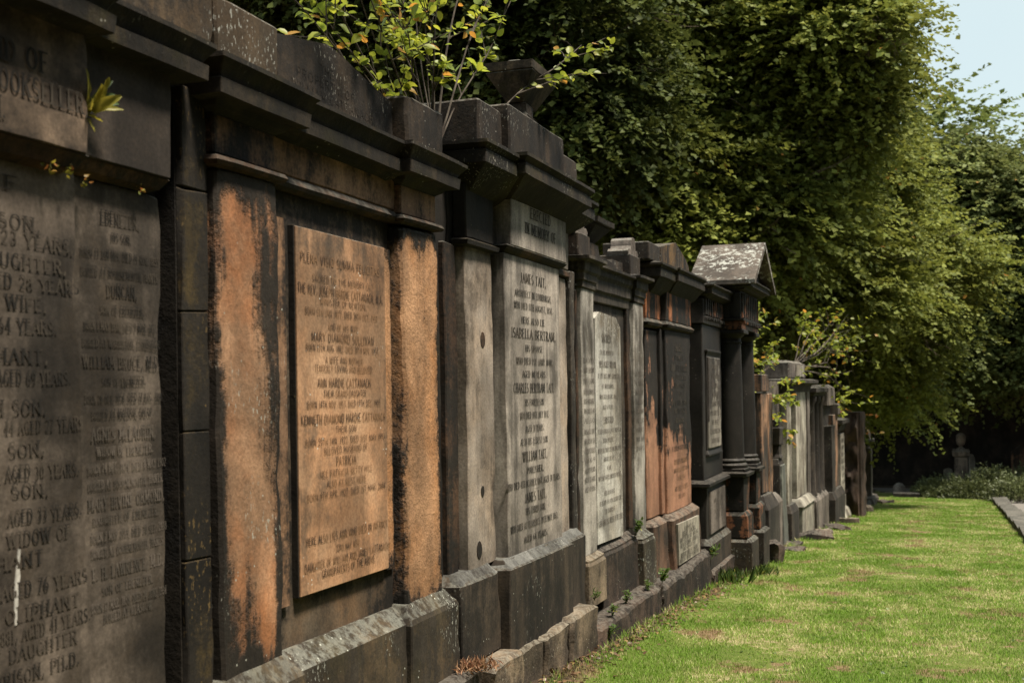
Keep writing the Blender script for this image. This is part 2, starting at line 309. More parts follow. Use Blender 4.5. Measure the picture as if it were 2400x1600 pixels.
TX={
'm1a':[('AND OF',2.423,2.691,2.976),('BOOKSELLER,',2.466,2.855,2.898),('H.',2.480,2.526,2.820)],
'm1b':[('OF',2.513,2.645,2.642),('SECOND SON,',2.249,2.731,2.539),('AGED 23 YEARS.',2.399,2.867,2.494),('DAUGHTER,',2.486,2.836,2.432),('AGED 28 YEARS',2.484,2.887,2.376),('WIFE,',2.592,2.752,2.319),('AGED 64 YEARS.',2.423,2.792,2.255),('OLIPHANT,',2.407,2.754,2.172),('AGED 69 YEARS.',2.556,2.847,2.114),('FOURTH SON,',2.348,2.744,2.032),('44 AGED 27 YEARS',2.582,2.897,1.982),('THIRD SON,',2.374,2.735,1.918),('AGED 30 YEARS.',2.583,2.878,1.854),('FIRST SON,',2.386,2.750,1.804),('AGED 33 YEARS.',2.589,2.885,1.731),('LAST WIDOW OF',2.441,2.837,1.671),('OLIPHANT',2.397,2.724,1.612),('AGED 76 YEARS',2.561,2.905,1.533),('OLIPHANT',2.576,2.870,1.467),('1881, AGED 41 YEARS.',2.543,2.916,1.415),('ELDEST DAUGHTER',2.378,2.857,1.363),('MORRISON, PH.D.',2.464,2.865,1.298)],
'm1c':[('EBENEZER,',3.052,3.244,2.614),('HIS SON,',3.100,3.199,2.555),('BORN 13 JAN.1819, DIED 19 NOV. 1855',2.957,3.343,2.499),('BURIED AT BOURNEMOUTH, HANTS.',2.960,3.342,2.444),('DUNCAN,',3.077,3.226,2.390),('SON OF EBENEZER,',3.045,3.260,2.329),('BORN 1 MAY 1850, DIED 2 MAR. 1851,',2.968,3.328,2.277),('BURIED AT WARRISTON, EDINBURGH.',2.961,3.345,2.226),('WILLIAM BRUCE, M.D.',2.962,3.341,2.167),('SON OF EBENEZER,',3.048,3.264,2.108),('BORN 28 OCT. 1854, DIED 17 AUG. 1890',2.967,3.350,2.054),('BURIED AT MALDON, SALOP.',2.998,3.302,2.005),('AGNES McLAURIN,',2.996,3.312,1.943),('WIDOW OF EBENEZER.',3.019,3.299,1.889),('BORN 24 DEC. 1824, DIED 8 MAY 1902',2.978,3.364,1.839),('BURIED AT BOURNEMOUTH, HANTS.',2.977,3.348,1.788),('MARY IRVINE ORMOND,',2.976,3.354,1.733),('DAUGHTER OF EBENEZER.',2.999,3.322,1.682),('BORN 7 MAY 1859, DIED 20 SEP. 1938',2.986,3.363,1.628),('BURIED AT BOURNEMOUTH, HANTS.',2.989,3.350,1.581),('E. H. LAWRENCE, M.D.',2.991,3.341,1.519),('SON OF EBENEZER.',3.034,3.289,1.464),('BORN 12 MAR. 1858, DIED 24 JUNE 1934',2.985,3.358,1.415),('BURIED AT GLASGOW.',3.040,3.287,1.378)],
'm2':[('PLENA VISIO SUMMA FELICITAS',4.294,5.030,2.619),('SACRED TO THE MEMORY OF',4.393,4.937,2.541),('THE REV. JOSEPH HARDIE CATTANACH, M.A.',4.269,5.063,2.491),('MINISTER OF NEWTON.',4.461,4.889,2.448),('BORN 5TH JAN. 1877. DIED 30TH OCT. 1937.',4.327,5.013,2.401),('AND OF HIS WIFE',4.523,4.807,2.343),('MARY DIAMOND SULLIVAN',4.378,4.959,2.297),('BORN 13TH AUG. 1882. DIED 30TH NOV. 1957.',4.330,5.012,2.252),('A WIFE AND MOTHER',4.495,4.845,2.201),('TENDERLY LOVING AND BELOVED.',4.400,4.946,2.165),('ANN HARDIE CATTANACH',4.424,4.921,2.104),('THEIR GRAND-DAUGHTER',4.476,4.875,2.058),('BORN 14TH NOV. 1953. DIED 17TH DEC. 1955',4.334,5.017,2.013),('KENNETH DIAMOND HARDIE CATTANACH',4.282,5.071,1.951),('THEIR SON',4.579,4.771,1.904),('BORN 25TH JAN. 1922. DIED 31ST MAY 1993',4.315,5.058,1.857),('BELOVED HUSBAND OF',4.472,4.880,1.817),('PATRICIA',4.579,4.767,1.768),('NÉE PATRICIA BETTY HILL',4.436,4.925,1.720),('ALSO AT REST HERE',4.491,4.862,1.676),('BORN 9TH APR. 1927. DIED 1ST MAR. 2004',4.323,5.059,1.631),('HERE ALSO LIES ANN WHO DIED IN INFANCY',4.308,5.076,1.453),('22ND MAY 1854.',4.568,4.792,1.398),('DAUGHTER OF WILLIAM AND JANET CATTANACH',4.294,5.086,1.347),('GRANDPARENTS OF THE ABOVE',4.438,4.938,1.305)],
'm3a':[('ERECTED',6.925,7.302,3.142),('IN MEMORY OF',6.814,7.409,3.046)],
'm3':[('JAMES TAIT,',6.827,7.326,2.750),('ARCHITECT IN EDINBURGH,',6.719,7.433,2.651),('WHO DIED 11TH AUGUST, 1834.',6.700,7.457,2.576),('HERE ALSO LIE',6.832,7.286,2.491),('ISABELLA BERTRAM,',6.646,7.515,2.410),('HIS SPOUSE',6.897,7.232,2.321),('WHO DIED 1ST JANY 1848,',6.725,7.440,2.242),('AGED 88 YEARS.',6.833,7.306,2.163),('CHARLES BERTRAM TAIT,',6.671,7.469,2.079),('HIS FOURTH SON',6.874,7.243,1.990),('WHO DIED 10TH JULY 1832,',6.782,7.348,1.911),('AGED 31 YEARS.',6.883,7.244,1.830),('ALSO HIS ELDEST SON',6.783,7.312,1.752),('WILLIAM TAIT,',6.819,7.299,1.662),('PUBLISHER,',6.896,7.222,1.575),('WHO DIED 4TH OCTOBER 1864, AGED 70 YEARS.',6.532,7.572,1.497),('JAMES TAIT,',6.848,7.268,1.410),('HIS THIRD SON,',6.861,7.246,1.329),('WHO DIED AT FLORENCE 30TH MAY 1863,',6.582,7.511,1.246),('AGED 64 YEARS.',6.821,7.283,1.162)],
'par':[('THE',4.679,4.736,3.452),('PROPERTY OF',4.412,4.667,3.397),('WILLIAM CATTANACH',4.684,5.164,3.409),('1884',4.676,4.766,3.359)],
}
# ---------------- stone materials
ink=inkmat('letter_black',(.012,.010,.008),(.05,.04,.03)); inkO=inkmat('letter_brown',(.05,.03,.02),(.20,.11,.055),.42,.58,9); inkF=inkmat('letter_faded',(.05,.042,.034),(.11,.09,.075),.4,.6,8)
M_dark=stone('soot_black_stone',(.032,.023,.015),(.045,.028,.015),amt=.62,lichen=.12,lcol=(.16,.12,.06),moss=.15,seed=1)
M_soot=stone('thick_soot_stone',(.012,.009,.007),(.02,.014,.009),amt=.6,seed=1.5,topl=0,bump=.5)
M_cap=stone('cornice_stone',(.058,.043,.027),(.085,.055,.028),amt=.56,soft=.2,streak=1.2,lichen=.22,lcol=(.36,.34,.29),moss=.5,seed=2)
M_parap=stone('parapet_stone',(.12,.088,.055),(.15,.095,.05),(.017,.013,.010),amt=.42,soft=.22,lichen=.5,lcol=(.5,.5,.44),seed=3,spots=[(3.9,3.4,.45,.4,.3)])
M_par2=stone('dark_parapet_stone',(.068,.048,.031),(.09,.058,.035),(.017,.013,.010),amt=.42,soft=.25,lichen=.38,lcol=(.42,.4,.34),seed=4)
M_m1=stone('grey_brown_slab_stone',(.098,.077,.060),(.135,.107,.083),(.035,.026,.018),amt=.46,soft=.3,streak=.6,seed=5,bump=.22,ks=.95,cloud=1.0,grit=.4,spots=[(2.7,2.62,.3,.12,.3),(3.2,2.6,.18,.1,.35)])
M_m1u=stone('frieze_slab_stone',(.12,.085,.058),(.09,.066,.05),(.03,.022,.016),amt=.44,soft=.3,streak=.5,edge=.12,seed=6,bump=.22,ks=1.5,cloud=1.,grit=.4)
M_m1c=stone('blank_slab_stone',(.075,.055,.041),(.09,.066,.048),(.045,.035,.028),amt=.42,soft=.35,streak=.4,edge=.1,seed=6.6,bump=.2,ks=.7,cloud=.9)
M_pier=stone('yellow_crusted_pier_stone',(.09,.06,.02),(.05,.035,.02),amt=.60,soft=.15,streak=.7,edge=.15,lichen=.3,lcol=(.18,.12,.045),seed=7,cloud=.9)
M_orL=stone('orange_pilaster_stone',(.43,.25,.145),(.48,.20,.085),(.024,.018,.013),amt=.50,soft=.28,edge=.40,crust=1.2,streak=1.5,lichen=.1,seed=8,bump=.5,
  spots=[(3.75,2.5,.13,.40,.5),(3.77,2.0,.12,.6,.45),(3.86,1.75,.15,.7,.3),(3.93,1.45,.11,.4,.4),(3.92,1.22,.12,.2,.35)],ks=.62)
M_orR=stone('orange_peeling_pilaster_stone',(.48,.27,.145),(.45,.21,.085),(.014,.011,.008),amt=.10,soft=.14,edge=.45,streak=.7,seed=9,bump=1.0,ks=.6,crust=1.4)
M_orF=stone('orange_frieze_stone',(.36,.21,.125),(.32,.17,.085),(.017,.013,.010),amt=.34,soft=.22,edge=.12,ks=.66,streak=.9,lichen=.1,seed=10,bump=.4)
M_fld=stone('sooty_field_stone',(.15,.115,.08),(.20,.12,.065),(.014,.011,.008),amt=.50,soft=.14,streak=.6,seed=11,spots=[(4.65,1.1,.42,.09,.45)])
M_tab=stone('tan_tablet_stone',(.40,.245,.145),(.45,.235,.12),(.08,.058,.042),grit=.35,amt=.16,soft=.3,streak=.9,lichen=.12,lcol=(.5,.48,.42),seed=12,bump=.18,top=.26,ks=.78)
M_bas=stone('lichened_base_stone',(.11,.085,.05),(.17,.11,.06),(.038,.03,.022),amt=.50,soft=.15,lichen=.42,lcol=(.72,.74,.64),moss=.3,seed=13,topl=.36)
M_pale=stone('pale_grey_tablet_stone',(.315,.272,.232),(.375,.33,.285),(.095,.083,.07),amt=.22,soft=.4,grit=.25,streak=1.4,edge=.12,seed=14,bump=.12,ks=.86)
M_pale2=stone('pale_pilaster_stone',(.32,.27,.225),(.37,.28,.205),(.07,.05,.035),grit=.4,amt=.18,soft=.3,streak=.8,edge=.14,seed=15,bump=.15,ks=.78)
M_brn=stone('brown_side_stone',(.16,.085,.045),(.10,.06,.035),amt=.50,soft=.2,seed=16,streak=.6)
M_plin=stone('grey_black_plinth_stone',(.08,.059,.041),(.115,.083,.056),(.014,.011,.008),amt=.44,soft=.24,streak=1.2,edge=.05,lichen=.1,seed=17,bump=.3)
M_slate=stone('slate_grey_moulding_stone',(.21,.205,.19),(.15,.145,.135),(.04,.035,.03),amt=.36,soft=.2,lichen=.2,seed=18,bump=.6,ks=.6,topl=.2)
M_foot=stone('rubble_footing_stone',(.24,.18,.12),(.16,.12,.085),(.05,.038,.028),amt=.42,soft=.22,streak=.5,lichen=.3,lcol=(.42,.38,.3),moss=.3,seed=19,bump=.9,ks=0.75)
M_foot2=stone('brown_footing_stone',(.15,.10,.072),(.11,.078,.055),(.017,.013,.010),amt=.45,soft=.22,streak=.7,lichen=.2,lcol=(.4,.36,.3),seed=20,bump=.9)
M_m4=stone('brown_grey_frame_stone',(.14,.115,.09),(.10,.075,.05),(.017,.013,.010),amt=.46,soft=.25,streak=1.3,lichen=.25,lcol=(.45,.44,.4),seed=21)
M_m4p=stone('white_grey_pilaster_stone',(.345,.315,.275),(.40,.365,.32),(.085,.072,.058),grit=.4,amt=.30,soft=.26,streak=1.3,lichen=.1,seed=22,bump=.2,ks=.74,spots=[(8.4,1.4,.4,.7,.25)])
M_m4s=stone('white_grey_tablet_stone',(.44,.42,.38),(.36,.32,.26),(.12,.095,.065),grit=.3,amt=.14,soft=.3,streak=1.1,lichen=.5,lcol=(.55,.53,.46),seed=23,bump=.2,ks=.78,top=.35)
M_m5=stone('red_and_black_tablet_stone',(.42,.21,.13),(.48,.25,.15),(.017,.013,.010),amt=.78,soft=.06,streak=1.2,seed=24,bump=.5,ks=.52,crust=1.0,spots=[(11.4,1.05,.75,.62,.95),(10.6,1.15,.42,.72,.95)])
M_m5f=stone('scorched_red_frieze_stone',(.40,.15,.06),(.30,.12,.06),(.014,.011,.008),amt=.58,soft=.06,streak=1.6,seed=25,bump=.5,ks=0.6,spots=[(10.3,2.9,.3,.25,.25)])
M_m5b=stone('red_brown_plinth_stone',(.22,.12,.075),(.14,.09,.06),(.04,.03,.022),amt=.40,soft=.2,streak=1.2,lichen=.2,lcol=(.45,.38,.3),seed=26,ks=0.62)
M_plq=stone('small_white_plaque_stone',(.46,.42,.34),(.40,.35,.28),(.2,.17,.13),amt=.25,soft=.3,seed=27,bump=.15,ks=.7)
M_blk=stone('black_column_stone',(.03,.024,.018),(.04,.028,.02),(.018,.015,.012),amt=.5,soft=.25,lichen=.1,lcol=(.25,.22,.18),seed=28,bump=.2,gloss=.2)
M_blkr=stone('black_and_orange_pedestal_stone',(.42,.17,.08),(.36,.15,.07),(.014,.011,.008),amt=.62,soft=.05,streak=.7,lichen=.1,lcol=(.3,.3,.25),seed=29)
M_roof=stone('lichened_roof_slab_stone',(.22,.18,.145),(.26,.21,.17),(.09,.07,.055),amt=.38,soft=.3,streak=.2,lichen=.6,lcol=(.55,.55,.49),seed=30,bump=.5,lsc=16,topl=0)
M_gen=[stone('far_orange_stone',(.34,.19,.11),(.24,.14,.09),(.045,.035,.028),amt=.42,streak=1.4,seed=31,ks=0.65),
 stone('far_grey_stone',(.24,.20,.17),(.19,.155,.13),(.07,.055,.045),amt=.36,soft=.25,streak=1.2,lichen=.2,seed=32,ks=0.6),
 stone('far_pale_stone',(.48,.44,.36),(.36,.31,.25),(.12,.095,.07),amt=.30,soft=.3,streak=1.2,seed=33,ks=.6),
 stone('far_dark_stone',(.08,.065,.052),(.12,.09,.065),(.025,.02,.017),amt=.46,soft=.2,lichen=.15,seed=34),
 stone('rock_faced_brown_stone',(.20,.125,.088),(.14,.09,.065),(.05,.035,.027),amt=.40,soft=.3,streak=.3,seed=35,bump=1.0),
 stone('green_grey_stone',(.25,.26,.22),(.20,.205,.18),(.07,.07,.06),amt=.35,soft=.3,seed=36)]
M_ped=stone('dark_pedestal_stone',(.20,.155,.12),(.15,.115,.09),amt=.25,soft=.3,seed=44,ks=.95)
M_wall=stone('old_rubble_wall_stone',(.085,.06,.042),(.055,.04,.03),(.02,.016,.012),amt=.45,soft=.2,streak=.2,seed=37,bump=1.2)
M_kerb=stone('grey_kerb_stone',ks=.42,base=(.26,.235,.20),var=(.20,.18,.15),soot=(.09,.08,.07),amt=.36,soft=.3,streak=.3,lichen=.2,seed=38)

def gz(y): return .3-.055*(y-7)
# ---------------- monument 1 (grey inscribed slabs, nearest)
m=thing('wall_memorial','nearest wall memorial of grey brown inscribed slabs under a black stepped cornice','wall memorial',(-2.5,1.6,gz(1.8)))
box('wall_body',m,M_dark,-3.0,-2.52,1.5,3.62,gz(2)-.3,3.05,jit=.006)
p=box('frieze_panel',m,M_m1u,-2.52,-2.30,1.5,2.857,2.757,3.13,ch=.004); inscription(p,ink,-2.298,TX['m1a'],.056)
block('frieze_moulding',m,M_brn,-2.52,-2.335,1.5,2.845,[(-.03,2.70),(.0,2.715),(.012,2.738),(.028,2.757)],ch=.002)
box('frieze_panel',m,M_m1c,-2.52,-2.36,2.86,3.34,2.77,3.13,ch=.004,label='blank right frieze panel')
block('frieze_moulding',m,M_brn,-2.52,-2.39,2.86,3.33,[(-.025,2.722),(.0,2.735),(.01,2.752),(.02,2.77)],ch=.002)
p=block('panel',m,M_m1,-2.56,-2.37,1.5,2.876,[(0,gz(2)-.1),(0,2.715)],ch=.004,skew=.028); inscription(p,ink,-2.3675,TX['m1b'],.037)
p=box('panel',m,M_m1,-2.56,-2.42,2.88,3.358,gz(2)-.1,2.72,ch=.004)
a=TX['m1c']; inscription(p,ink,-2.4175,[l+((1.3 if l[0] in('EBENEZER,','DUNCAN,') else 1.15 if 'BRUCE' in l[0] else .82),) for l in a[:12]],.031)
inscription(p,inkF,-2.4175,[l+((1.2 if 'McLAURIN' in l[0] or 'ORMOND' in l[0] or 'LAWRENCE' in l[0] else .85),) for l in a[12:]],.031)
block('cornice',m,M_cap,-2.9,-2.30,1.5,2.80,[(.0,3.09),(.085,3.105),(.09,3.16),(.07,3.165),(.08,3.19),(.115,3.235),(.13,3.25),(.13,3.285),(.03,3.30)],ch=.004)
block('cornice',m,M_cap,-2.9,-2.375,2.82,3.385,[(.0,3.10),(.08,3.115),(.085,3.165),(.07,3.17),(.08,3.19),(.098,3.215),(.105,3.225),(.105,3.24),(.02,3.255)],ch=.004)
for z0,z1 in ((gz(3)-.2,1.489),(1.493,1.928),(1.932,2.343),(2.347,2.775),(2.779,3.12)):
    box('corner_pier',m,M_pier,-2.438,-2.42+rnd.uniform(-.004,.004),3.475,3.628,z0,z1,ch=.004)
box('pier_backing',m,M_soot,-2.6,-2.436,3.473,3.63,gz(3)-.2,3.12,jit=0)
for a,b,zt,mt in ((1.5,3.06,3.5,M_par2),(3.065,3.42,3.62,M_parap),(3.425,3.80,3.60,M_parap)):
    box('parapet_block',m,mt,-2.8,-2.49,a,b,3.12,zt,ch=.01,label='white streaked parapet block' if mt is M_parap else None)
# ---------------- monument 2 (orange)
m=thing('wall_memorial','orange and black sandstone wall memorial with a tan inscribed tablet between two pilasters','wall memorial',(-2.45,4.6,gz(4.6)))
box('wall_body',m,M_dark,-3.0,-2.475,3.635,5.98,gz(5)-.3,3.2)
box('pilaster',m,M_orL,-2.50,-2.39,3.64,4.075,1.0,2.875,ch=.012,jit=.005,label='left pilaster flaking from black to orange')
box('pilaster',m,M_orR,-2.50,-2.39,5.205,5.645,1.0,2.86,ch=.015,jit=.006,label='right pilaster with peeling orange face')
for a,b in ((3.64,4.075),(5.205,5.645)):
    block('astragal',m,M_brn,-2.50,-2.39,a,b,[(.0,2.872),(.022,2.878),(.032,2.892),(.022,2.908),(.0,2.915)],ch=.002)
    block('frieze_block',m,M_orF,-2.50,-2.395,a,b,[(0,2.915),(0,3.06)],ch=.008)
    c=.5*(a+b)
    block('cornice',m,M_cap,-2.62,-2.39,a,b,[(.0,3.055),(.03,3.075),(.04,3.092),(.095,3.098),(.098,3.152),(.085,3.158),(.092,3.175),(.118,3.205),(.128,3.213),(.128,3.230),(.04,3.245)],ch=.004)
box('frieze',m,M_orF,-2.50,-2.425,4.075,5.205,2.93,3.08)
block('string_moulding',m,M_brn,-2.50,-2.425,4.08,5.2,[(.0,2.872),(.014,2.88),(.022,2.896),(.012,2.912),(.0,2.928)],ch=.002)
block('cornice',m,M_cap,-2.62,-2.425,4.14,5.12,[(.0,3.06),(.03,3.075),(.04,3.088),(.085,3.094),(.088,3.15),(.075,3.155),(.085,3.175),(.108,3.205),(.118,3.213),(.118,3.228),(.03,3.245)],ch=.004,label='recessed middle run of the cornice')
box('field_panel',m,M_fld,-2.50,-2.46,4.075,5.205,1.0,2.872,ch=.003)
prism('field_margin',m,M_orF,[(4.10,1.215),(4.20,1.215),(4.20,2.76),(4.10,2.76)],-2.46,-2.437)
prism('field_margin',m,M_orR,[(5.10,1.225),(5.185,1.225),(5.185,2.74),(5.10,2.74)],-2.46,-2.441)
box('tablet_shade_edge',m,M_dark,-2.46,-2.432,4.259,5.095,1.232,2.743,ch=.002,jit=0)  # black stone here paints shade onto the tablet's side return
p=box('tablet',m,M_tab,-2.436,-2.425,4.264,5.090,1.237,2.738,ch=.002,jit=0); 
sc2=lambda l:l+((1.25 if l[0].split()[0] in('PLENA','THE','MARY','ANN','KENNETH','PATRICIA') and l[0]!='THE' else 1.1 if l[0].split()[0] in('HERE','DAUGHTER','GRANDPARENTS') else .92),)
inscription(p,inkO,-2.4235,[sc2(l) for l in TX['m2']],.030,serif=False)
block('base',m,M_bas,-2.9,-2.36,4.0,5.25,[(0,gz(5)-.3),(0,.968),(-.02,.985),(-.04,1.0),(-.075,1.04)],label='white lichened middle base')
block('base',m,M_bas,-2.9,-2.33,3.56,4.13,[(0,gz(4)-.3),(0,.965),(-.012,.985),(-.03,1.005),(-.055,1.05)])
block('base',m,M_bas,-2.9,-2.33,5.13,5.73,[(0,.62),(0,.962),(-.01,.985),(-.03,1.005),(-.055,1.05)])
block('footing',m,M_foot2,-2.9,-2.25,4.9,5.85,[(0,.15),(0,.60),(-.03,.625)],jit=.015,ch=.03)
box('parapet_block',m,M_parap,-2.8,-2.49,3.815,4.262,3.2,3.545,ch=.01,label='pale brown parapet block')
p=prism('pediment_block',m,M_par2,[(4.268,3.2),(5.36,3.2),(5.36,3.485),(5.24,3.50),(4.80,3.585),(4.70,3.595),(4.268,3.525)],-2.78,-2.50)
inscription(p,ink,-2.4975,[('THE',4.63,4.75,3.475),('PROPERTY OF',4.42,4.95,3.418),('WILLIAM CATTANACH',4.38,5.14,3.36),('1884',4.62,4.76,3.302)],.038,serif=False)
box('parapet_block',m,M_par2,-2.72,-2.44,5.40,5.86,3.23,3.535,ch=.015,jit=.006)
# ---------------- monument 3 (pale tablet)
m=thing('wall_memorial','tall black wall memorial with a pale grey inscribed tablet and heavy stepped cornice','wall memorial',(-2.5,6.9,gz(7)))
box('wall_body',m,M_dark,-3.0,-2.47,5.99,8.15,.3,3.3)
box('side_strip',m,M_brn,-2.6,-2.44,5.86,6.02,1.06,2.86)
box('pilaster',m,M_pale2,-2.46,-2.40,6.055,6.47,1.08,2.86,ch=.005,label='pale left pilaster with knot shaped stains')
for yy,zz,s_ in ((6.30,2.35,.045),(6.27,1.50,.03),(6.20,1.18,.05)):
    lathe_s=[]; prism('iron_stain_boss',m,M_brn,[(yy+s_*.8*math.cos(t*.5236),zz+s_*math.sin(t*.5236)) for t in range(12)],-2.40,-2.3965)
box('frieze_block',m,M_dark,-2.46,-2.385,6.04,6.47,2.90,3.27)
block('string_moulding',m,M_dark,-2.46,-2.40,6.04,6.47,[(.0,2.852),(.035,2.862),(.04,2.885),(.015,2.90)],ch=.002)
p=box('frieze_panel',m,M_pale,-2.46,-2.315,6.58,7.68,2.91,3.25,ch=.005); inscription(p,ink,-2.3135,[('ERECTED',6.93,7.33,3.145),('IN MEMORY OF',6.82,7.44,3.045)],.062)
block('string_moulding',m,M_brn,-2.46,-2.35,6.55,7.66,[(-.01,2.862),(.0,2.872),(.02,2.885),(.035,2.905),(.03,2.912)],ch=.002)
p=box('tablet',m,M_pale,-2.46,-2.35,6.545,7.61,1.085,2.866,ch=.004,jit=.0015)
inscription(p,ink,-2.3485,[l+((1.35 if l[0] in('JAMES TAIT,','ISABELLA BERTRAM,','CHARLES BERTRAM TAIT,','WILLIAM TAIT,') else .95),) for l in TX['m3']]+[('_',7.0,7.13,1.455,.5)],.040)
box('flank_panel',m,M_pale2,-2.46,-2.42,7.66,8.0,1.08,2.84,ch=.004)
box('frieze_block',m,M_pale2,-2.46,-2.40,7.69,8.02,2.90,3.25)
box('side_strip',m,M_m4,-2.46,-2.40,8.04,8.15,1.0,2.90)
box('side_strip',m,M_brn,-2.46,-2.40,7.66,8.04,2.85,2.895)
def cor(mt,xf,a,b,zt,o=.17,nm='cornice',zb=None):
    zb=zb or zt-.125
    return block(nm,m,mt,-2.9,xf,a,b,[(-.06,zb-.16),(.02,zb-.10),(o-.05,zb-.02),(o-.04,zb-.012),(o-.022,zb),(o-.022,zb+.068),(o-.035,zb+.072),(o-.01,zb+.095),(o,zb+.10),(o,zt-.006),(.05,zt+.012)],ch=.004)
cor(M_cap,-2.37,6.08,6.6,3.405); cor(M_cap,-2.32,6.58,7.68,3.42); cor(M_cap,-2.40,7.7,8.05,3.39)
box('parapet_block',m,M_par2,-2.8,-2.36,6.19,6.56,3.41,3.69,ch=.012); box('parapet_block',m,M_par2,-2.8,-2.31,6.555,7.66,3.42,3.735,ch=.012)
box('parapet_block',m,M_par2,-2.8,-2.35,7.66,8.08,3.40,3.665,ch=.012)
block('plinth',m,M_plin,-2.8,-2.29,6.385,7.65,[(0,.55),(0,1.035),(-.03,1.055),(-.05,1.085),(-.06,1.09)],ch=.006)
block('plinth_cap',m,M_slate,-2.6,-2.30,6.40,7.64,[(0.004,1.036),(-.025,1.066),(-.045,1.092)],ch=.001)
block('plinth',m,M_plin,-2.8,-2.345,5.80,6.38,[(0,.60),(0,1.03),(-.03,1.055),(-.05,1.085)],ch=.006)
block('plinth_cap',m,M_slate,-2.6,-2.355,5.81,6.38,[(0.004,1.032),(-.025,1.062),(-.045,1.088)],ch=.001)
block('plinth',m,M_plin,-2.8,-2.345,7.66,8.16,[(0,.52),(0,1.03),(-.03,1.055),(-.05,1.085)],ch=.006)
block('plinth_cap',m,M_slate,-2.6,-2.355,7.66,8.15,[(0.004,1.032),(-.025,1.062),(-.045,1.088)],ch=.001)
yy=5.9
for i,(L,dz) in enumerate(((.52,.02),(.46,-.01),(.50,.0),(.62,.01))):
    block('footing_stone',m,M_foot,-2.8,-2.235+rnd.uniform(-.02,.02),yy,yy+L-.012,[(0,.1),(0,.555+dz),(-.02,.575+dz)],jit=.014,ch=.02,step=.06); yy+=L
M_uri=stone('brown_urn_stone',(.17,.13,.09),(.20,.14,.085),amt=.38,soft=.3,lichen=.3,moss=.6,seed=45,ks=.6)
# square flared urn on top
urn=thing('stone_urn','square flared stone urn with a flat lid standing on the tall memorial parapet','stone urn',(-2.3,7.1,3.7))
def sq(nm,prof,cxx,cyy,h,mt,par,hy=None): return block(nm,par,mt,cxx-h,cxx+h,cyy-(hy or h),cyy+(hy or h),prof,both=True,ch=.006,step=.12)
sq('foot_block',[(0,3.66),(0,3.76)],-2.42,7.10,.08,M_par2,urn,.13); sq('neck',[(.02,3.76),(.0,3.785),(.0,3.85)],-2.42,7.10,.055,M_par2,urn,.085)
sq('bowl',[(-.085,3.85),(0.01,4.02)],-2.43,7.14,.14,M_uri,urn,.235)
sq('lid',[(0,4.021),(0.005,4.075),(-.06,4.09),(-.11,4.115)],-2.43,7.14,.15,M_uri,urn,.25)
urn=thing('stone_urn','flared stone urn half hidden beyond the right end of the tall black memorial','stone urn',(-2.62,8.85,3.2))
sq('foot_block',[(0,3.02),(0,3.14)],-2.66,9.05,.10,M_par2,urn); sq('bowl',[(-.17,3.14),(0.0,3.34)],-2.66,9.05,.24,M_cap,urn); sq('lid',[(0,3.341),(0.005,3.385),(-.1,3.40)],-2.66,9.05,.262,M_par2,urn)
# ---------------- monument 4 (white grey tablet with scroll finials)
m=thing('wall_memorial','slender grey wall memorial with clipped white tablet and scroll finials on its pilasters','wall memorial',(-2.45,9.2,gz(9.2)))
box('wall_body',m,M_dark,-3.0,-2.47,8.2,10.3,.2,2.95)
for i,(a,b) in enumerate(((8.265,8.60),(9.84,10.205))):
    p=box('pilaster',m,M_m4p,-2.50,-2.385,a,b,.86 if i==0 else .84,2.80,ch=.006)
    if i==0: inscription(p,inkF,-2.383,[(t,a+.03,b-.03,z) for t,z in zip(('DAVID','JAMES GRAHAM','HIS SON','DIED IN EDINBURGH','18TH NOVEMBER','1863 AGED 40','ALSO','MARGARET HOPE','WHO DIED AT SEA','19TH OCTOBER','1869','AGED 29 YEARS','WIFE OF THE ABOVE','AGED 83 YEARS'),(2.28,2.21,2.13,2.05,1.98,1.91,1.84,1.76,1.69,1.62,1.55,1.48,1.41,1.34))],.032)
    else: inscription(p,inkF,-2.383,[(t,a+.05,b-.05,z) for t,z in zip(('AND','OF AGNES','WHO DIED AT','EDINBURGH','1 MAY 1888','ALSO','ROBERT','HER SON','1891'),(2.2,2.12,2.04,1.96,1.88,1.8,1.72,1.64,1.56))],.032)
    box('side_strip',m,M_brn,-2.5,-2.41,a-.12 if i else a-.055,a-.01,.9,2.78)
    block('capital',m,M_m4,-2.6,-2.385,a,b,[(.0,2.80),(.012,2.805),(.012,2.85),(.024,2.855),(.024,2.90),(.04,2.92),(.045,2.985),(.09,3.0),(.09,3.022),(.02,3.035)],ch=.004)
    box('parapet_block',m,M_par2,-2.7,-2.40,a-.005,b-.02,3.03,3.205,ch=.008)
    q=[]; c=(a+b)/2; hw=(b-a)/2
    pts=[(c-hw,3.205),(c+hw-.02,3.205),(c+hw-.01,3.235),(c+hw-.05,3.26),(c+hw-.10,3.25),(c+.075,3.29)]+[(c+.075*math.cos(R(t)),3.31+.055*math.sin(R(t))) for t in range(0,181,30)]+[(c-.075,3.29),(c-hw+.08,3.25),(c-hw+.03,3.26),(c-hw-.01,3.235)]
    prism('scroll_finial',m,M_gen[1],pts,-2.6,-2.42)
block('cornice',m,M_m4,-2.6,-2.42,8.6,9.84,[(.0,2.73),(.01,2.735),(.01,2.80),(.03,2.82),(.03,2.90),(.05,2.93),(.055,2.975),(.085,2.985),(.085,3.005),(.0,3.02)],ch=.004)
prism('parapet_block',m,M_par2,[(8.58,3.0),(9.84,3.0),(9.84,3.13),(9.5,3.13),(9.48,3.10),(9.1,3.12),(9.06,3.19),(8.58,3.20)],-2.75,-2.47)
box('field_panel',m,M_m4,-2.5,-2.44,8.6,9.72,.86,2.73)
p=prism('tablet',m,M_m4s,[(8.655,.90),(9.43,.885),(9.43,2.56),(9.30,2.635),(8.79,2.655),(8.655,2.60)],-2.44,-2.395)
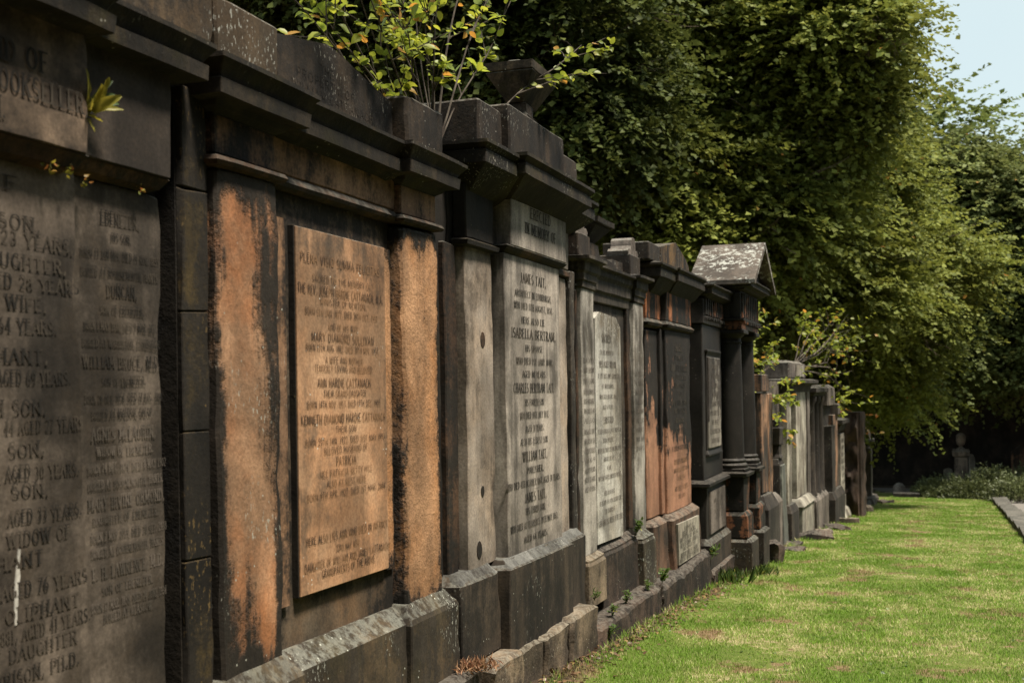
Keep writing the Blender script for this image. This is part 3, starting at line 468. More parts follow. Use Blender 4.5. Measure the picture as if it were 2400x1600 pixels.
t4=[('SACRED',8.84,9.12,2.46,1.9),('TO THE MEMORY OF',8.80,9.2,2.35),('MRS AGNES WILSON',8.77,9.26,2.26,1.5),('OF THE LATE JAMES GRANT ESQ.',8.72,9.38,2.17,1.1),('OF WHITEHOUSE,',8.84,9.2,2.09),('WHO DIED 3RD DEC. 1856,',8.76,9.28,2.01),('AGED 67 YEARS.',8.85,9.17,1.93),('ERECTED',8.87,9.16,1.83,1.5),('BY HER CHILD AS A LAST TRIBUTE OF',8.7,9.4,1.745),('FILIAL RESPECT.',8.84,9.18,1.675),('WITHIN THIS TOMB IS THE SAME WORTHY SPOT',8.69,9.41,1.60),('AWAITED THE LIFE',8.85,9.16,1.53),('OF AN',8.95,9.06,1.46),('ONLY AND MUCH LAMENTED PARENT.',8.69,9.38,1.39),('_',8.93,9.08,1.335,.5),('HERE ALSO REST',8.86,9.17,1.27),('IN THE HOPE OF A JOYFUL RESURRECTION,',8.72,9.38,1.20),('JOHN YOUNG ESQ. WRITER TO THE SIGNET,',8.68,9.42,1.05,1.3)]
inscription(p,inkF,-2.3935,[(a,b,c,z*1.0+.0,*k) for a,b,c,z,*k in t4[:17]]+[('THE REMAINS OF',8.88,9.16,1.13)]+[t4[17]],.030)
block('plinth',m,M_foot,-2.8,-2.33,8.19,8.66,[(0,.50),(0,.80),(-.012,.82),(-.012,.835),(-.04,.85),(-.07,.88)],jit=.005)
block('plinth',m,M_foot2,-2.8,-2.36,8.66,9.80,[(0,.40),(0,.80),(-.012,.82),(-.012,.835),(-.04,.85),(-.06,.88)],jit=.005)
block('plinth',m,M_bas,-2.8,-2.31,9.80,10.27,[(0,.38),(0,.77),(-.012,.79),(-.012,.805),(-.04,.82),(-.07,.86)],jit=.004)
block('footing',m,M_foot2,-2.8,-2.19,8.02,9.93,[(0,.0),(0,.385),(-.015,.405),(-.04,.415)],jit=.018,ch=.03,step=.06)
# ---------------- monument 5 (red and black)
m=thing('wall_memorial','scorched red and black wall memorial with a small white plaque on its plinth','wall memorial',(-2.45,11.2,gz(11)))
box('wall_body',m,M_dark,-3.0,-2.46,10.3,12.35,.0,3.05)
box('panel',m,M_m5,-2.5,-2.42,10.42,10.90,.9,2.60,label='narrow left panel, black above and red below')
box('side_strip',m,M_m5,-2.5,-2.39,10.90,11.02,.9,2.62)
p=box('tablet',m,M_m5,-2.5,-2.36,11.02,12.16,.89,2.62,ch=.008,jit=.005)
t5=[('SACRED',11.4,11.75,2.47,1.6),('TO THE MEMORY OF',11.35,11.8,2.37),('CHARLOTTE DUNDAS,',11.2,12.0,2.27,1.3),('DAUGHTER OF THE LATE',11.25,11.95,2.18),('WHO DIED 4 MARCH',11.35,11.85,2.1),('1838',11.5,11.7,2.02),('AND OF ROBERT DUNDAS',11.22,11.98,1.93),('WHO DIED 4TH MAY',11.35,11.85,1.85),('HER HUSBAND',11.4,11.8,1.76),('AGED 60 YEARS',11.38,11.85,1.66,1.3),('ALSO',11.55,11.7,1.58),('OF THEIR DAUGHTER ISABELLA',11.2,12.0,1.49)]
inscription(p,ink,-2.358,t5,.042)
t5b=[('ROBERT PRIMROSE',11.3,11.95,1.36,1.2),('WHO DIED 6 JULY 1858',11.28,11.95,1.28),('AGED 36',11.45,11.8,1.2),('MICHAEL SCOTT',11.3,11.95,1.1,1.2),('DIED 1860',11.45,11.8,1.02)]
inscription(p,inkO,-2.358,t5b,.036)
block('frieze',m,M_m5f,-2.5,-2.345,11.0,12.18,[(0,2.70),(0,3.02)],jit=.006); block('frieze',m,M_m5f,-2.5,-2.40,10.40,11.0,[(0,2.70),(0,3.02)],jit=.006)
block('string_moulding',m,M_brn,-2.5,-2.35,11.0,12.18,[(-.02,2.62),(.02,2.64),(.03,2.665),(0,2.70)],ch=.003); block('string_moulding',m,M_brn,-2.5,-2.40,10.38,10.99,[(-.02,2.62),(.02,2.64),(.03,2.665),(0,2.70)],ch=.003)
cor(M_cap,-2.37,10.50,11.1,3.19,.13); cor(M_cap,-2.345,11.13,12.3,3.20,.13)
box('parapet_block',m,M_par2,-2.75,-2.34,10.25,10.75,3.20,3.36,ch=.01); 
prism('parapet_block',m,stone('ochre_stained_parapet_stone',(.11,.085,.06),(.32,.17,.05),(.017,.013,.010),amt=.38,soft=.15,streak=1.4,lichen=.2,seed=41),[(10.72,3.2),(12.05,3.2),(12.05,3.29),(11.90,3.36),(11.42,3.475),(11.15,3.43),(10.72,3.36)],-2.72,-2.335)
block('plinth',m,M_m5b,-2.8,-2.29,10.92,12.26,[(0,.34),(0,.84),(-.02,.86),(-.05,.89)],jit=.006,ch=.012)
block('plinth',m,M_m5b,-2.8,-2.34,10.36,10.92,[(0,.36),(0,.84),(-.02,.86),(-.05,.89)],jit=.006,ch=.012)
p=prism('plaque',m,M_plq,[(11.02,.42),(12.08,.40),(12.06,.78),(11.0,.80)],-2.29,-2.268,jit=.004)
inscription(p,ink,-2.265,[(t,11.5-w_,11.5+w_,z,s_) for t,w_,z,s_ in (('IN MEMORY OF',.22,.735,.8),('HENRY DUNDAS',.32,.69,1.2),('BORN 27 DEC. 1822 DIED 3 MAY 1876',.44,.64,1),('ALSO ELEANOR DUNDAS',.42,.59,1.1),('THIRD DAUGHTER OF',.3,.545,.8),('ANTHONY AND LUCY ALLAN',.42,.495,1.1),('BORN 12TH JUNE DIED 9TH MAY 1908',.46,.45,1))],.036)
block('footing',m,M_foot2,-2.8,-2.20,9.95,12.30,[(0,-.1),(0,.345),(-.02,.37),(-.05,.385)],jit=.02,ch=.03,step=.06)
# ---------------- monument 6 (dark, fluted frieze)
m=thing('wall_memorial','dark wall memorial with a moulded inset tablet and fluted frieze beside the columned tomb','wall memorial',(-2.4,13.1,gz(13)))
box('wall_body',m,M_dark,-3.0,-2.45,12.35,13.85,-.1,3.0)
box('panel_frame',m,M_blk,-2.5,-2.30,12.52,13.7,1.10,2.75,ch=.01)
block('tablet_moulding',m,M_blk,-2.35,-2.285,12.68,13.5,[(.02,1.34),(.02,1.36),(0,1.40),(0,2.42),(.02,2.46),(.02,2.48)],ch=.004)
p=box('tablet',m,stone('sooty_pale_tablet_stone',(.40,.36,.30),(.33,.29,.24),(.04,.033,.028),amt=.72,soft=.12,seed=42,ks=.5,spots=[(13.1,1.4,.6,.55,.6)]),-2.30,-2.268,12.72,13.46,1.42,2.40)
inscription(p,inkF,-2.2665,[('X'*n_,13.09-.02*n_,13.09+.02*n_,z,1) for n_,z in ()]+[(t,13.09-w_,13.09+w_,z) for t,w_,z in (('IN MEMORY OF',.2,2.3),('DAVID GRAY',.22,2.2),('MERCHANT',.18,2.1),('WHO DIED',.16,2.0),('30TH JUNE 1853',.26,1.9),('ALSO JANET BELL',.28,1.8),('HIS SPOUSE',.2,1.7),('DIED 8TH MARCH 1866',.3,1.6),('AGED 80 YEARS',.25,1.5))],.045)
block('pedestal_cap',m,M_blk,-2.6,-2.27,12.45,13.75,[(0,1.02),(.05,1.04),(.05,1.07),(-.02,1.10)],ch=.004)
box('pedestal',m,M_blk,-2.6,-2.27,12.5,13.75,.46,1.02); p=prism('pedestal_panel',m,M_gen[1],[(12.62,.52),(13.55,.52),(13.55,.97),(12.62,.97)],-2.27,-2.25)
inscription(p,inkF,-2.248,[(t,13.1-w_,13.1+w_,z) for t,w_,z in (('ALSO',.1,.92),('WILLIAM GRAY',.28,.86),('HIS SON',.18,.8),('DIED 1870',.25,.74),('AGED 41',.22,.68))],.04)
block('plinth',m,M_plin,-2.6,-2.22,12.4,13.8,[(0,.17),(0,.42),(-.02,.44),(-.05,.48)]); block('footing',m,M_foot2,-2.7,-2.18,12.33,13.8,[(0,-.3),(0,.15),(-.02,.17)],jit=.012)
box('frieze',m,M_blk,-2.5,-2.28,12.5,13.7,2.75,3.02)
for k in range(9): box('flute_block',m,M_blkr,-2.28,-2.255,12.55+k*.13,12.55+k*.13+.07,2.84,3.02,step=0,ch=.004)
for k in range(9): box('dentil',m,M_blk,-2.28,-2.24,12.56+k*.13,12.56+k*.13+.05,2.79,2.825,step=0,ch=.003)
block('cornice',m,M_cap,-2.9,-2.28,12.6,13.75,[(0,3.02),(.05,3.04),(.10,3.06),(.10,3.12),(.13,3.14),(.13,3.155),(.02,3.17)],ch=.004)
# ---------------- monument 7 (columned tomb)
m=thing('columned_tomb','soot black tomb with two round columns under a lichen covered gabled stone roof','tomb',(-2.1,14.4,gz(14.4)))
Y0,Y1=13.78,15.2
box('back_wall',m,M_blk,-2.9,-2.52,Y0-.05,Y1+.05,-.2,3.2)
for i,a in enumerate((Y0,Y1-.42)):
    b=a+.42
    block('base',m,M_bas if i==0 else M_plin,-2.52,-1.98,a-.06,b+.06,[(0,-.3),(0,.30),(-.03,.33),(-.06,.345)],label='lowest base block' if i==0 else None)
    block('base',m,M_blkr,-2.52,-2.03,a-.03,b+.03,[(0,.345),(0,.60),(-.03,.64),(-.045,.655)])
    box('pedestal',m,M_blkr,-2.52,-2.07,a,b,.655,1.035)
    block('pedestal_cap',m,M_blk,-2.52,-2.07,a,b,[(0,1.035),(.045,1.05),(.05,1.085),(-.01,1.10)],ch=.004)
    c=(a+b)/2; cx=-2.25
    box('plinth_tile',m,M_blk,-2.45,-2.06,c-.19,c+.19,1.10,1.135,step=0)
    lathe('column',m,M_blk,cx,c,[(.185,1.135),(.195,1.15),(.195,1.175),(.18,1.19),(.165,1.20),(.168,1.215),(.178,1.225),(.17,1.24),(.155,1.25),(.152,1.6),(.145,2.1),(.135,2.58),(.145,2.585),(.145,2.60),(.135,2.605),(.135,2.64),(.165,2.67),(.175,2.69)])
    box('abacus',m,M_blk,-2.44,-2.05,c-.2,c+.2,2.69,2.74,step=0)
box('lintel',m,M_blkr,-2.52,-2.07,Y0,Y1,2.74,2.84); block('taenia',m,M_blk,-2.52,-2.07,Y0,Y1,[(0,2.84),(.025,2.845),(.025,2.865),(0,2.87)],ch=.002)
box('frieze',m,M_blk,-2.52,-2.08,Y0+.01,Y1-.01,2.87,3.18)
for k in range(9): box('flute_block',m,M_blkr,-2.08,-2.058,Y0+.04+k*.155,Y0+.04+k*.155+.085,2.87,3.16,step=0,ch=.004)
for k in range(3): box('flute_block',m,M_blk,-2.44+k*.14,-2.36+k*.14,Y0-.012,Y0+.01,2.87,3.16,step=0,ch=.004)
for k in range(9): box('guttae',m,M_blkr,-2.07,-2.035,Y0+.05+k*.155,Y0+.05+k*.155+.06,2.80,2.838,step=0,ch=.003)
YC=(Y0+Y1)/2
block('cornice',m,M_cap,-2.6,-2.08,Y0,Y1,[(0,3.18),(.05,3.19),(.07,3.21),(.14,3.22),(.14,3.26),(.16,3.275),(.16,3.29),(.1,3.30)],ch=.004)
prism('pediment',m,M_blk,[(Y0-.1,3.30),(Y1+.1,3.30),(YC,3.74)],-2.6,-2.02)
ex,az=.24,3.80
for s_ in (-1,1):
    e=YC+s_*((Y1-Y0)/2+.24)
    prism('roof_slab',m,M_roof,[(YC,az),(e,3.285),(e,3.24),(e-s_*.06,3.235),(YC,az-.075)],-2.64,-1.88,jit=.004,label='roof slab crusted with white lichen' if s_<0 else None)
# ---------------- far monuments, rotated frame
PH=-R(1.7); BO=Vector((-2.45,16.5,0)); RB=Matrix.Rotation(PH,3,'Z')
def far(name,label,cat,x,y,group=None):
    m=thing(name,label,cat,BO+RB@Vector((0,0,0)),PH,group); m['_w']=0; return m
def fz(y): return gz(16.5+y)
m=far('wall_memorial','orange striped wall memorial just beyond the columned tomb, partly under the sapling','wall memorial',0,0)
box('wall_body',m,M_gen[3],-.4,.05,-1.05,1.2,fz(0)-.3,2.0); box('panel',m,M_gen[0],.05,.16,-.75,-.1,.55,2.02); box('panel',m,M_gen[0],.05,.22,.0,.55,.62,2.0); box('pilaster',m,M_gen[0],.05,.20,.75,1.05,.5,1.98)
box('frieze',m,M_gen[0],.05,.24,-.05,.6,2.02,2.25); block('base',m,M_gen[3],-.1,.34,-.2,.7,[(0,fz(0)-.3),(0,.42),(-.04,.5),(-.08,.60)]); block('base',m,M_gen[1],-.1,.30,.7,1.25,[(0,fz(0)-.3),(0,.42),(-.04,.5),(-.08,.55)])
m=far('gravestone','broad pale grey headstone with a rounded top behind the small tapered stone','gravestone',0,0)
prism('slab',m,M_gen[1],[(1.35,-.3),(3.15,-.3),(3.15,1.95),(2.95,2.12),(2.6,2.17),(1.5,2.17),(1.35,2.1)],-.1,.08,jit=.006)
m=far('gravestone','small dark tapered gravestone with a square notched cap and green front','gravestone',0,0)
block('shaft',m,M_gen[3],.04,.19,1.75,2.2,[(.03,-.5),(.0,.9),(-.03,1.0)]); block('face_slab',m,M_gen[5],.19,.215,1.77,2.18,[(.03,-.45),(0,.9)]); block('neck',m,M_gen[3],.07,.17,1.85,2.1,[(.03,1.0),(0,1.06),(0,1.2)]); block('cap',m,M_gen[3],.05,.19,1.8,2.15,[(0,1.2),(.012,1.45),(0,1.47),(0,1.58),(-.03,1.6)],ch=.01)
m=far('wall_memorial','tall pale columned wall memorial topped by a square panelled block under the sapling','wall memorial',0,0)
box('wall_body',m,M_gen[3],-.4,.05,2.4,5.6,-.8,2.1); box('panel',m,M_gen[2],.05,.20,3.55,4.75,.25,2.0); box('pilaster',m,M_gen[2],.05,.18,2.65,3.1,.2,2.0); box('pilaster',m,M_gen[1],.05,.2,4.95,5.3,.2,2.0)
block('base',m,M_gen[2],-.1,.30,3.4,4.9,[(0,-.4),(0,.1),(.03,.12),(-.05,.24)]); block('base',m,M_gen[3],-.1,.26,2.5,3.3,[(0,-.5),(0,.1),(-.05,.22)]); block('cornice',m,M_gen[3],-.2,.2,2.6,5.3,[(0,1.98),(.03,2.1),(.14,2.14),(.14,2.19),(.05,2.21)]); block('cap_block',m,M_gen[1],-.2,.22,2.7,4.6,[(0,2.21),(0,2.46),(-.05,2.5)],ch=.02)
prism('cap_panel',m,M_gen[2],[(3.4,2.25),(4.3,2.25),(4.3,2.44),(3.4,2.44)],.22,.235)
m=far('wall_memorial','dark wall memorial of paired slim columns, second beyond the tall pale one','wall memorial',0,0)
box('wall_body',m,M_gen[3],-.4,0,5.6,7.6,-.9,1.95)
for yy in (5.85,6.5,7.1): lathe('column',m,M_gen[3],.12,yy,[(.13,.1),(.12,.15),(.10,.2),(.09,1.75),(.13,1.82),(.13,1.9)],seg=14)
block('cornice',m,M_gen[3],-.2,.2,5.7,7.4,[(0,1.9),(.08,1.98),(.08,2.05),(0,2.08)]); block('base',m,M_gen[1],-.1,.26,5.6,7.5,[(0,-.9),(0,.0),(-.05,.1)]); box('panel',m,M_gen[1],0,.05,6.0,7.0,.1,1.9)
m=far('wall_memorial','distant dark wall memorial with an orange stained strip and stepped grey cap blocks','wall memorial',0,0)
box('wall_body',m,M_gen[3],-.4,.15,7.65,9.6,-1,1.7); block('cap_block',m,M_gen[1],-.2,.24,7.7,9.0,[(0,1.7),(0,2.05),(-.1,2.12)]); box('cap_block',m,M_gen[1],-.1,.30,9.05,9.5,1.5,1.72); box('panel',m,M_gen[0],.15,.24,8.6,9.5,.0,1.5); box('panel',m,M_gen[3],.15,.3,7.8,8.4,-.1,1.3)
block('base',m,M_gen[3],-.1,.36,7.7,9.6,[(0,-1),(0,-.15),(-.06,.0)])
m=far('wall_memorial','narrow wall memorial with a bracketed cornice and pale lettered tablet leaning near the rough pier','wall memorial',0,0)
box('wall_body',m,M_gen[3],-.4,.1,9.75,11.2,-1.2,1.3); p=box('tablet',m,M_gen[2],.1,.22,10.2,11.0,-.3,1.05); inscription(p,ink,.222,[(t,10.6-w_,10.6+w_,z) for t,w_,z in (('IN MEMORY',.25,.9),('OF ANN',.2,.75),('WIFE OF',.2,.6),('JOHN BLACK',.3,.45),('DIED 1871',.25,.3),('AGED 52',.2,.15),('ALSO JOHN',.25,0))],.08)
block('cornice',m,M_gen[3],-.2,.2,9.85,11.1,[(0,1.1),(.06,1.25),(.12,1.28),(.12,1.36),(0,1.4)]); block('base',m,M_gen[2],-.1,.34,10.0,11.1,[(0,-1.3),(0,-.75),(-.05,-.6),(-.1,-.55),(-.1,-.3)])
m=far('stone_pier','tall rough rock faced brown stone pier with smooth drafted edges at the lawn side','stone pier',0,0)
import bmesh as _b
bm=_b.new(); _b.ops.create_cube(bm,size=1.0); _b.ops.subdivide_edges(bm,edges=bm.edges,cuts=22,use_grid_fill=True)
V=[]
for v in bm.verts:
    x,y,z=v.co; edge=min(.5-abs(x) if abs(y)>.49 else .5-abs(y),.5-abs(z)); q=Vector((x*.52,y*.9,z*2.55))
    if abs(y)>.49 and abs(x)<.40: q.y+=(-1 if y<0 else 1)*(.04+.13*noise.noise(q*3.2)+.09*noise.noise(q*8))
    if abs(x)>.49 and abs(y)<.42: q.x+=(1 if x>0 else -1)*(.03+.05*noise.noise(q*4))
    V.append(q+Vector((.27,11.9,.22)))
Fs=[tuple(v.index for v in fc.verts) for fc in bm.faces]; bm.free()
meshobj('rock_face',V,Fs,M_gen[4],m,True,50); box('kerb_slab',m,M_gen[3],.2,.75,11.2,12.6,-1.35,-.92,jit=.01)
for nm,lb,a,b,zt,mt,mb in (('wall_memorial','weathered grey wall memorial with a yellow green mossy top beyond the rough pier',14.6,17.2,.80,3,2),('wall_memorial','last low broken wall memorial at the far end of the row',17.5,19.6,.58,1,1)):
    m=far(nm,lb,'wall memorial',0,0); box('wall_body',m,M_gen[mt],-.4,.06,a,b,-1.8,zt-.1,jit=.01); box('panel',m,M_gen[mb],.06,.2,a+.9,a+1.4,-1.0,zt-.25); block('cornice',m,M_gen[5 if mt==3 else 3],-.3,.14,a,b,[(0,zt-.2),(.08,zt-.1),(.08,zt)],jit=.02); block('base',m,M_gen[1],-.1,.32,a+.2,b,[(0,-2.2),(0,-1.1),(-.05,-1.0)],jit=.02)
rk=[((.33,1.9,-.50),(.28,.5,.42),'brown boulder leaning on the small tapered stone foot'),((.52,2.5,-.66),(.36,.6,.26),'flat topped pale boulder lying on the lawn edge in front of the others'),((.42,3.5,-.52),(.30,.6,.42),'squared dark boulder below the tall pale memorial'),((.45,4.8,-.62),(.26,.7,.45),'grey boulder right of the squared dark one'),((.42,6.4,-.72),(.24,.8,.42),'low grey boulder under the paired columns'),((.40,8.5,-.85),(.26,.7,.5),'upright split boulder under the orange stained memorial'),((.42,19.4,-1.5),(.40,1.0,.6),'mossy cube shaped boulder at the far end of the row'),((.3,14.2,-1.2),(.25,.6,.7),'rounded grey boulder just past the rough pier'),((.36,.95,-.40),(.28,.5,.34),'dark boulder wedged under the orange striped memorial')]
for i,(c,s_,lb) in enumerate(rk):
    o=rock('boulder',None,M_foot if i%2 else M_foot2,(0,0,0),s_,i*1.7+2,amp=.2); o.location=BO+RB@Vector(c); o.rotation_euler=(0,0,i); tag(o,lb,'boulder')
o=rock('boulder',None,M_foot2,(0,0,0),(.3,.5,.4),9); o.location=(-2.02,15.65,gz(15.6)+.05); tag(o,'tilted square stone leaning at the foot of the columned tomb','boulder')
# ---------------- back walls
def rubble(name,label,x0,x1,y0,y1,zb,zt,n=(60,14)):
    V=[];Fs=[]
    import itertools
    L=Vector((x1-x0,y1-y0,0)); nrm=Vector((L.y,-L.x,0)).normalized()
    for side in (1,-1):
        b=len(V)
        for j in range(n[1]+1):
            for i in range(n[0]+1):
                p=Vector((x0,y0,0))+L*(i/n[0]); z=zb+(zt-zb)*j/n[1]; q=p+nrm*side*.25; q.z=z
                d=.05*noise.noise(Vector((q.x*2,q.y*2,z*4)))+.03*noise.noise(Vector((q.x*7,q.y*7,z*9)))
                V.append(q+nrm*side*d)
        for j in range(n[1]):
            for i in range(n[0]): a=b+j*(n[0]+1)+i; Fs.append((a,a+1,a+n[0]+2,a+n[0]+1))
    m0=(n[0]+1)*(n[1]+1); t=n[1]*(n[0]+1)
    for i in range(n[0]): Fs.append((t+i,t+i+1,m0+t+i+1,m0+t+i))
    for i in (0,n[0]):
        for j in range(n[1]): a=j*(n[0]+1)+i; c=(j+1)*(n[0]+1)+i; Fs.append((a,c,m0+c,m0+a))
    return tag(meshobj(name,V,Fs,M_wall,None,True,60),label,'wall')
rubble('cemetery_wall','old sooty rubble wall behind the near memorials',-3.3,-3.3,-1,16.4,0,2.9)
rubble('cemetery_wall','lower rubble wall continuing behind the distant memorials',-3.3,-2.1,16.4,38,-2,1.0)
rubble('retaining_wall','dark tree shaded retaining wall closing the far end of the lawn',-12,26,49.5,47.5,-3,1.6,(130,18))
GR=260000; TREEK=1.0
# ---------------- ground, lawn, path
def gz(y): return .3-.055*(min(y,44)-7)
def sheet(name,xs,ys,zf,mat):
    V=[(x,y,zf(x,y)) for y in ys for x in xs]; n=len(xs)
    Fs=[(j*n+i,j*n+i+1,(j+1)*n+i+1,(j+1)*n+i) for j in range(len(ys)-1) for i in range(n-1)]
    return tag(meshobj(name,V,Fs,mat,None,True,80),None,None,None,'structure')
N=NB('lawn_ground'); P=N.pos(); a=N.noise(P,1.1,5,.65); b=N.noise(P,9,5,.7); c=N.noise(P,90,3,.7)
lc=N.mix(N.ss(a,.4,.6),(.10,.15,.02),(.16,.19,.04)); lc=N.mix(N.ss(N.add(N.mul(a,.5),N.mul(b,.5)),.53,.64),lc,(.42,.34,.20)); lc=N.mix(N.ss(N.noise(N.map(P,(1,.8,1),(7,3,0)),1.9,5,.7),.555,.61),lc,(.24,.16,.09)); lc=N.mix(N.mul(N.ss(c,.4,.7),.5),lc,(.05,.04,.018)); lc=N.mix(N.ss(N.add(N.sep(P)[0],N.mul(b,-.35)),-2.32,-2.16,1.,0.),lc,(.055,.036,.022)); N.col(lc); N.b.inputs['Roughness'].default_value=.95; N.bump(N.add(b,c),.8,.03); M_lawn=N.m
N=NB('earth'); P=N.pos(); N.col(N.mix(N.ss(N.noise(P,6,6,.7),.35,.65),(.05,.035,.022),(.10,.075,.05))); N.b.inputs['Roughness'].default_value=1; N.bump(N.noise(P,30,4),.8,.03); M_earth=N.m
N=NB('gravel_path'); P=N.pos(); N.col(N.mix(N.noise(P,60,4,.8),N.mix(N.noise(P,2,3),(.11,.10,.09),(.16,.145,.13)),(.20,.18,.16))); N.b.inputs['Roughness'].default_value=.9; N.bump(N.noise(P,120,3),.6,.01); M_path=N.m
def lin(a,b,n): return [a+(b-a)*i/n for i in range(n+1)]
sheet('ground',[-300,-60,-20,-8,-3,3,8,20,60,300],[-60,-10,0,3,7,15,25,35,44,50,70,150,400,900],lambda x,y:gz(max(y,-10))-.03,M_earth)
def kx(y): return 1.06+.0148*y
def und(x,y): return .018*noise.noise(Vector((x*.9,y*.6,3)))+.008*noise.noise(Vector((x*4,y*4,1)))
def lawnz(x,y): return gz(y)+und(x,y)+.03*math.exp(-((x+2.2)/.25)**2)
ys=lin(2.5,46,260)
V=[];nx=44
for y in ys:
    x0=-2.75; x1=kx(y)
    for i in range(nx+1): x=x0+(x1-x0)*i/nx; V.append((x,y,lawnz(x,y)))
Fs=[(j*(nx+1)+i,j*(nx+1)+i+1,(j+1)*(nx+1)+i+1,(j+1)*(nx+1)+i) for j in range(len(ys)-1) for i in range(nx)]
tag(meshobj('lawn',V,Fs,M_lawn,None,True,80),None,None,None,'structure')
V=[];ys2=lin(0,43,60)
for y in ys2: V+=[(kx(y)+.42,y,gz(y)-.02),(kx(y)+2.6,y,gz(y)-.02)]
tag(meshobj('path',V,[(2*i,2*i+1,2*i+3,2*i+2) for i in range(60)],M_path,None),None,None,None,'structure')
tag(meshobj('path',[(-3,45.4,gz(45)+.02),(9,45.2,gz(45)+.02),(9,46.6,gz(45)+.02),(-3,46.8,gz(45)+.02)],[(0,1,2,3)],M_path,None,False),None,None,None,'structure')
# kerb blocks along the lawn's right edge
y=17.0;i=0
while y<41.5:
    L=rnd.uniform(1.75,2.3); o=block('kerb_stone',None,M_kerb,kx(y)-.02,kx(y)+.38+rnd.uniform(-.03,.03),y,y+L-.03,[(0,gz(y+L)-.2),(0,gz(y+L/2)+.07),(-.03,gz(y+L/2)+.10)],jit=.02,ch=.02,step=.15,skew=0)
    where=['nearest the camera','second from the near end','third from the near end','fourth from the near end','fifth from the near end','sixth from the near end','seventh from the near end','eighth, past the middle','ninth of the row','tenth of the row','eleventh, close to the shrubs','twelfth, touching the shrubs','thirteenth, among the shrubs','fourteenth, farthest away'][min(i,13)]
    tag(o,'weathered grey kerb stone between lawn and path, '+where,'kerb stone','kerb stones along the path'); y+=L;i+=1
# ---------------- grass blades
def blades(name,n,ymin,ymax,hm,wm,mat,dens_pow=1.0,xlim=None,label=None):
    yy=ymin*(ymax/ymin)**rng.random(n); x0=-2.18; kk=1.06+.0148*yy; xx=x0+(kk-x0)*rng.random(n)
    # keep what the lens can see, with a margin
    
    wallx=np.where(yy<9.95,-2.19,np.where(yy<12.3,-2.2,np.where(yy<13.8,-2.17,np.where(yy<15.4,-1.93,-2.14+(yy-16.5)*.03)))); wallx=np.where((yy<8.05),-2.235,wallx)
    keep=(xx>wallx+.0)&((xx>wallx+.16)|(rng.random(n)<.45)); yy=yy[keep];xx=xx[keep];wallx=wallx[keep];n=len(yy)
    z=np.array([lawnz(a,b) for a,b in zip(xx,yy)])
    pat=np.array([noise.noise(Vector((a*1.3,b*.9,5)))*.6+noise.noise(Vector((a*3.6,b*2.6,8)))*.4 for a,b in zip(xx,yy)])
    near=np.exp(-((xx-wallx)/.12)**2)
    h=hm*(rng.uniform(.45,1.25,n))*(1-.55*np.clip((pat-.12)*4,0,1))*(1+near*np.clip(1.6+3*pat,0,3.2)); wd=wm*rng.uniform(.6,1.3,n)*(np.maximum(yy,7)/7)**.55
    h*= (np.maximum(yy,8)/8)**.15
    az=rng.uniform(0,2*np.pi,n); la=rng.uniform(0,2*np.pi,n); ln=h*rng.uniform(.1,1.0,n)
    B=np.stack([xx,yy,z-.004],1); s=np.stack([np.cos(az)*wd/2,np.sin(az)*wd/2,np.zeros(n)],1)
    T=B+np.stack([np.cos(la)*ln,np.sin(la)*ln,h],1); Mi=B+(T-B)*.55; Mi[:,2]+=h*.16
    V=np.stack([B-s,B+s,Mi+s*.7,Mi-s*.7,T],1).reshape(-1,3)
    fc=np.array([(0,1,2),(0,2,3),(3,2,4)]); Fx=(fc[None]+(np.arange(n)*5)[:,None,None]).reshape(-1); nf=n*3
    me=bpy.data.meshes.new(name); me.vertices.add(len(V)); me.vertices.foreach_set('co',V.astype(np.float32).ravel()); me.loops.add(nf*3); me.loops.foreach_set('vertex_index',Fx.astype(np.int32))
    me.polygons.add(nf); me.polygons.foreach_set('loop_start',np.arange(0,nf*3,3,dtype=np.int32)); me.polygons.foreach_set('loop_total',np.full(nf,3,np.int32)); me.update(calc_edges=True); me.materials.append(mat)
    o=bpy.data.objects.new(name,me); col.objects.link(o); return tag(o,label,'grass',None,'stuff')
N=NB('grass_blade'); g=N.n('NewGeometry').outputs['Random Per Island']; P=N.pos(); a=N.noise(P,1.1,5,.65); b=N.noise(P,9,5,.7)
c=N.mix(g,(.15,.28,.022),(.28,.43,.06)); dry=N.ss(N.add(N.mul(a,.45),N.add(N.mul(b,.35),N.mul(g,.2))),.52,.59); c=N.mix(N.mul(dry,.9),c,(.60,.52,.29)); bare=N.ss(N.noise(N.map(P,(1,.8,1),(7,3,0)),1.9,5,.7),.555,.61); c=N.mix(N.mul(bare,.8),c,(.30,.20,.11)); c=N.mix(N.ss(a,.56,.44,0,.5),c,(.10,.20,.016)); N.col(c)
N.b.inputs['Roughness'].default_value=.6; tr=N.n('BsdfTranslucent'); mx=N.n('MixShader'); mx.inputs[0].default_value=.3; N.t.links.new(c,tr.inputs[0]); N.t.links.new(N.b.outputs[0],mx.inputs[1]); N.t.links.new(tr.outputs[0],mx.inputs[2]); N.t.links.new(mx.outputs[0],N.t.nodes['Material Output'].inputs[0]); M_grass=N.m
blades('grass',GR,6.3,44,.026,.0042,M_grass,label='short patchy green and straw coloured lawn grass beside the memorial row')
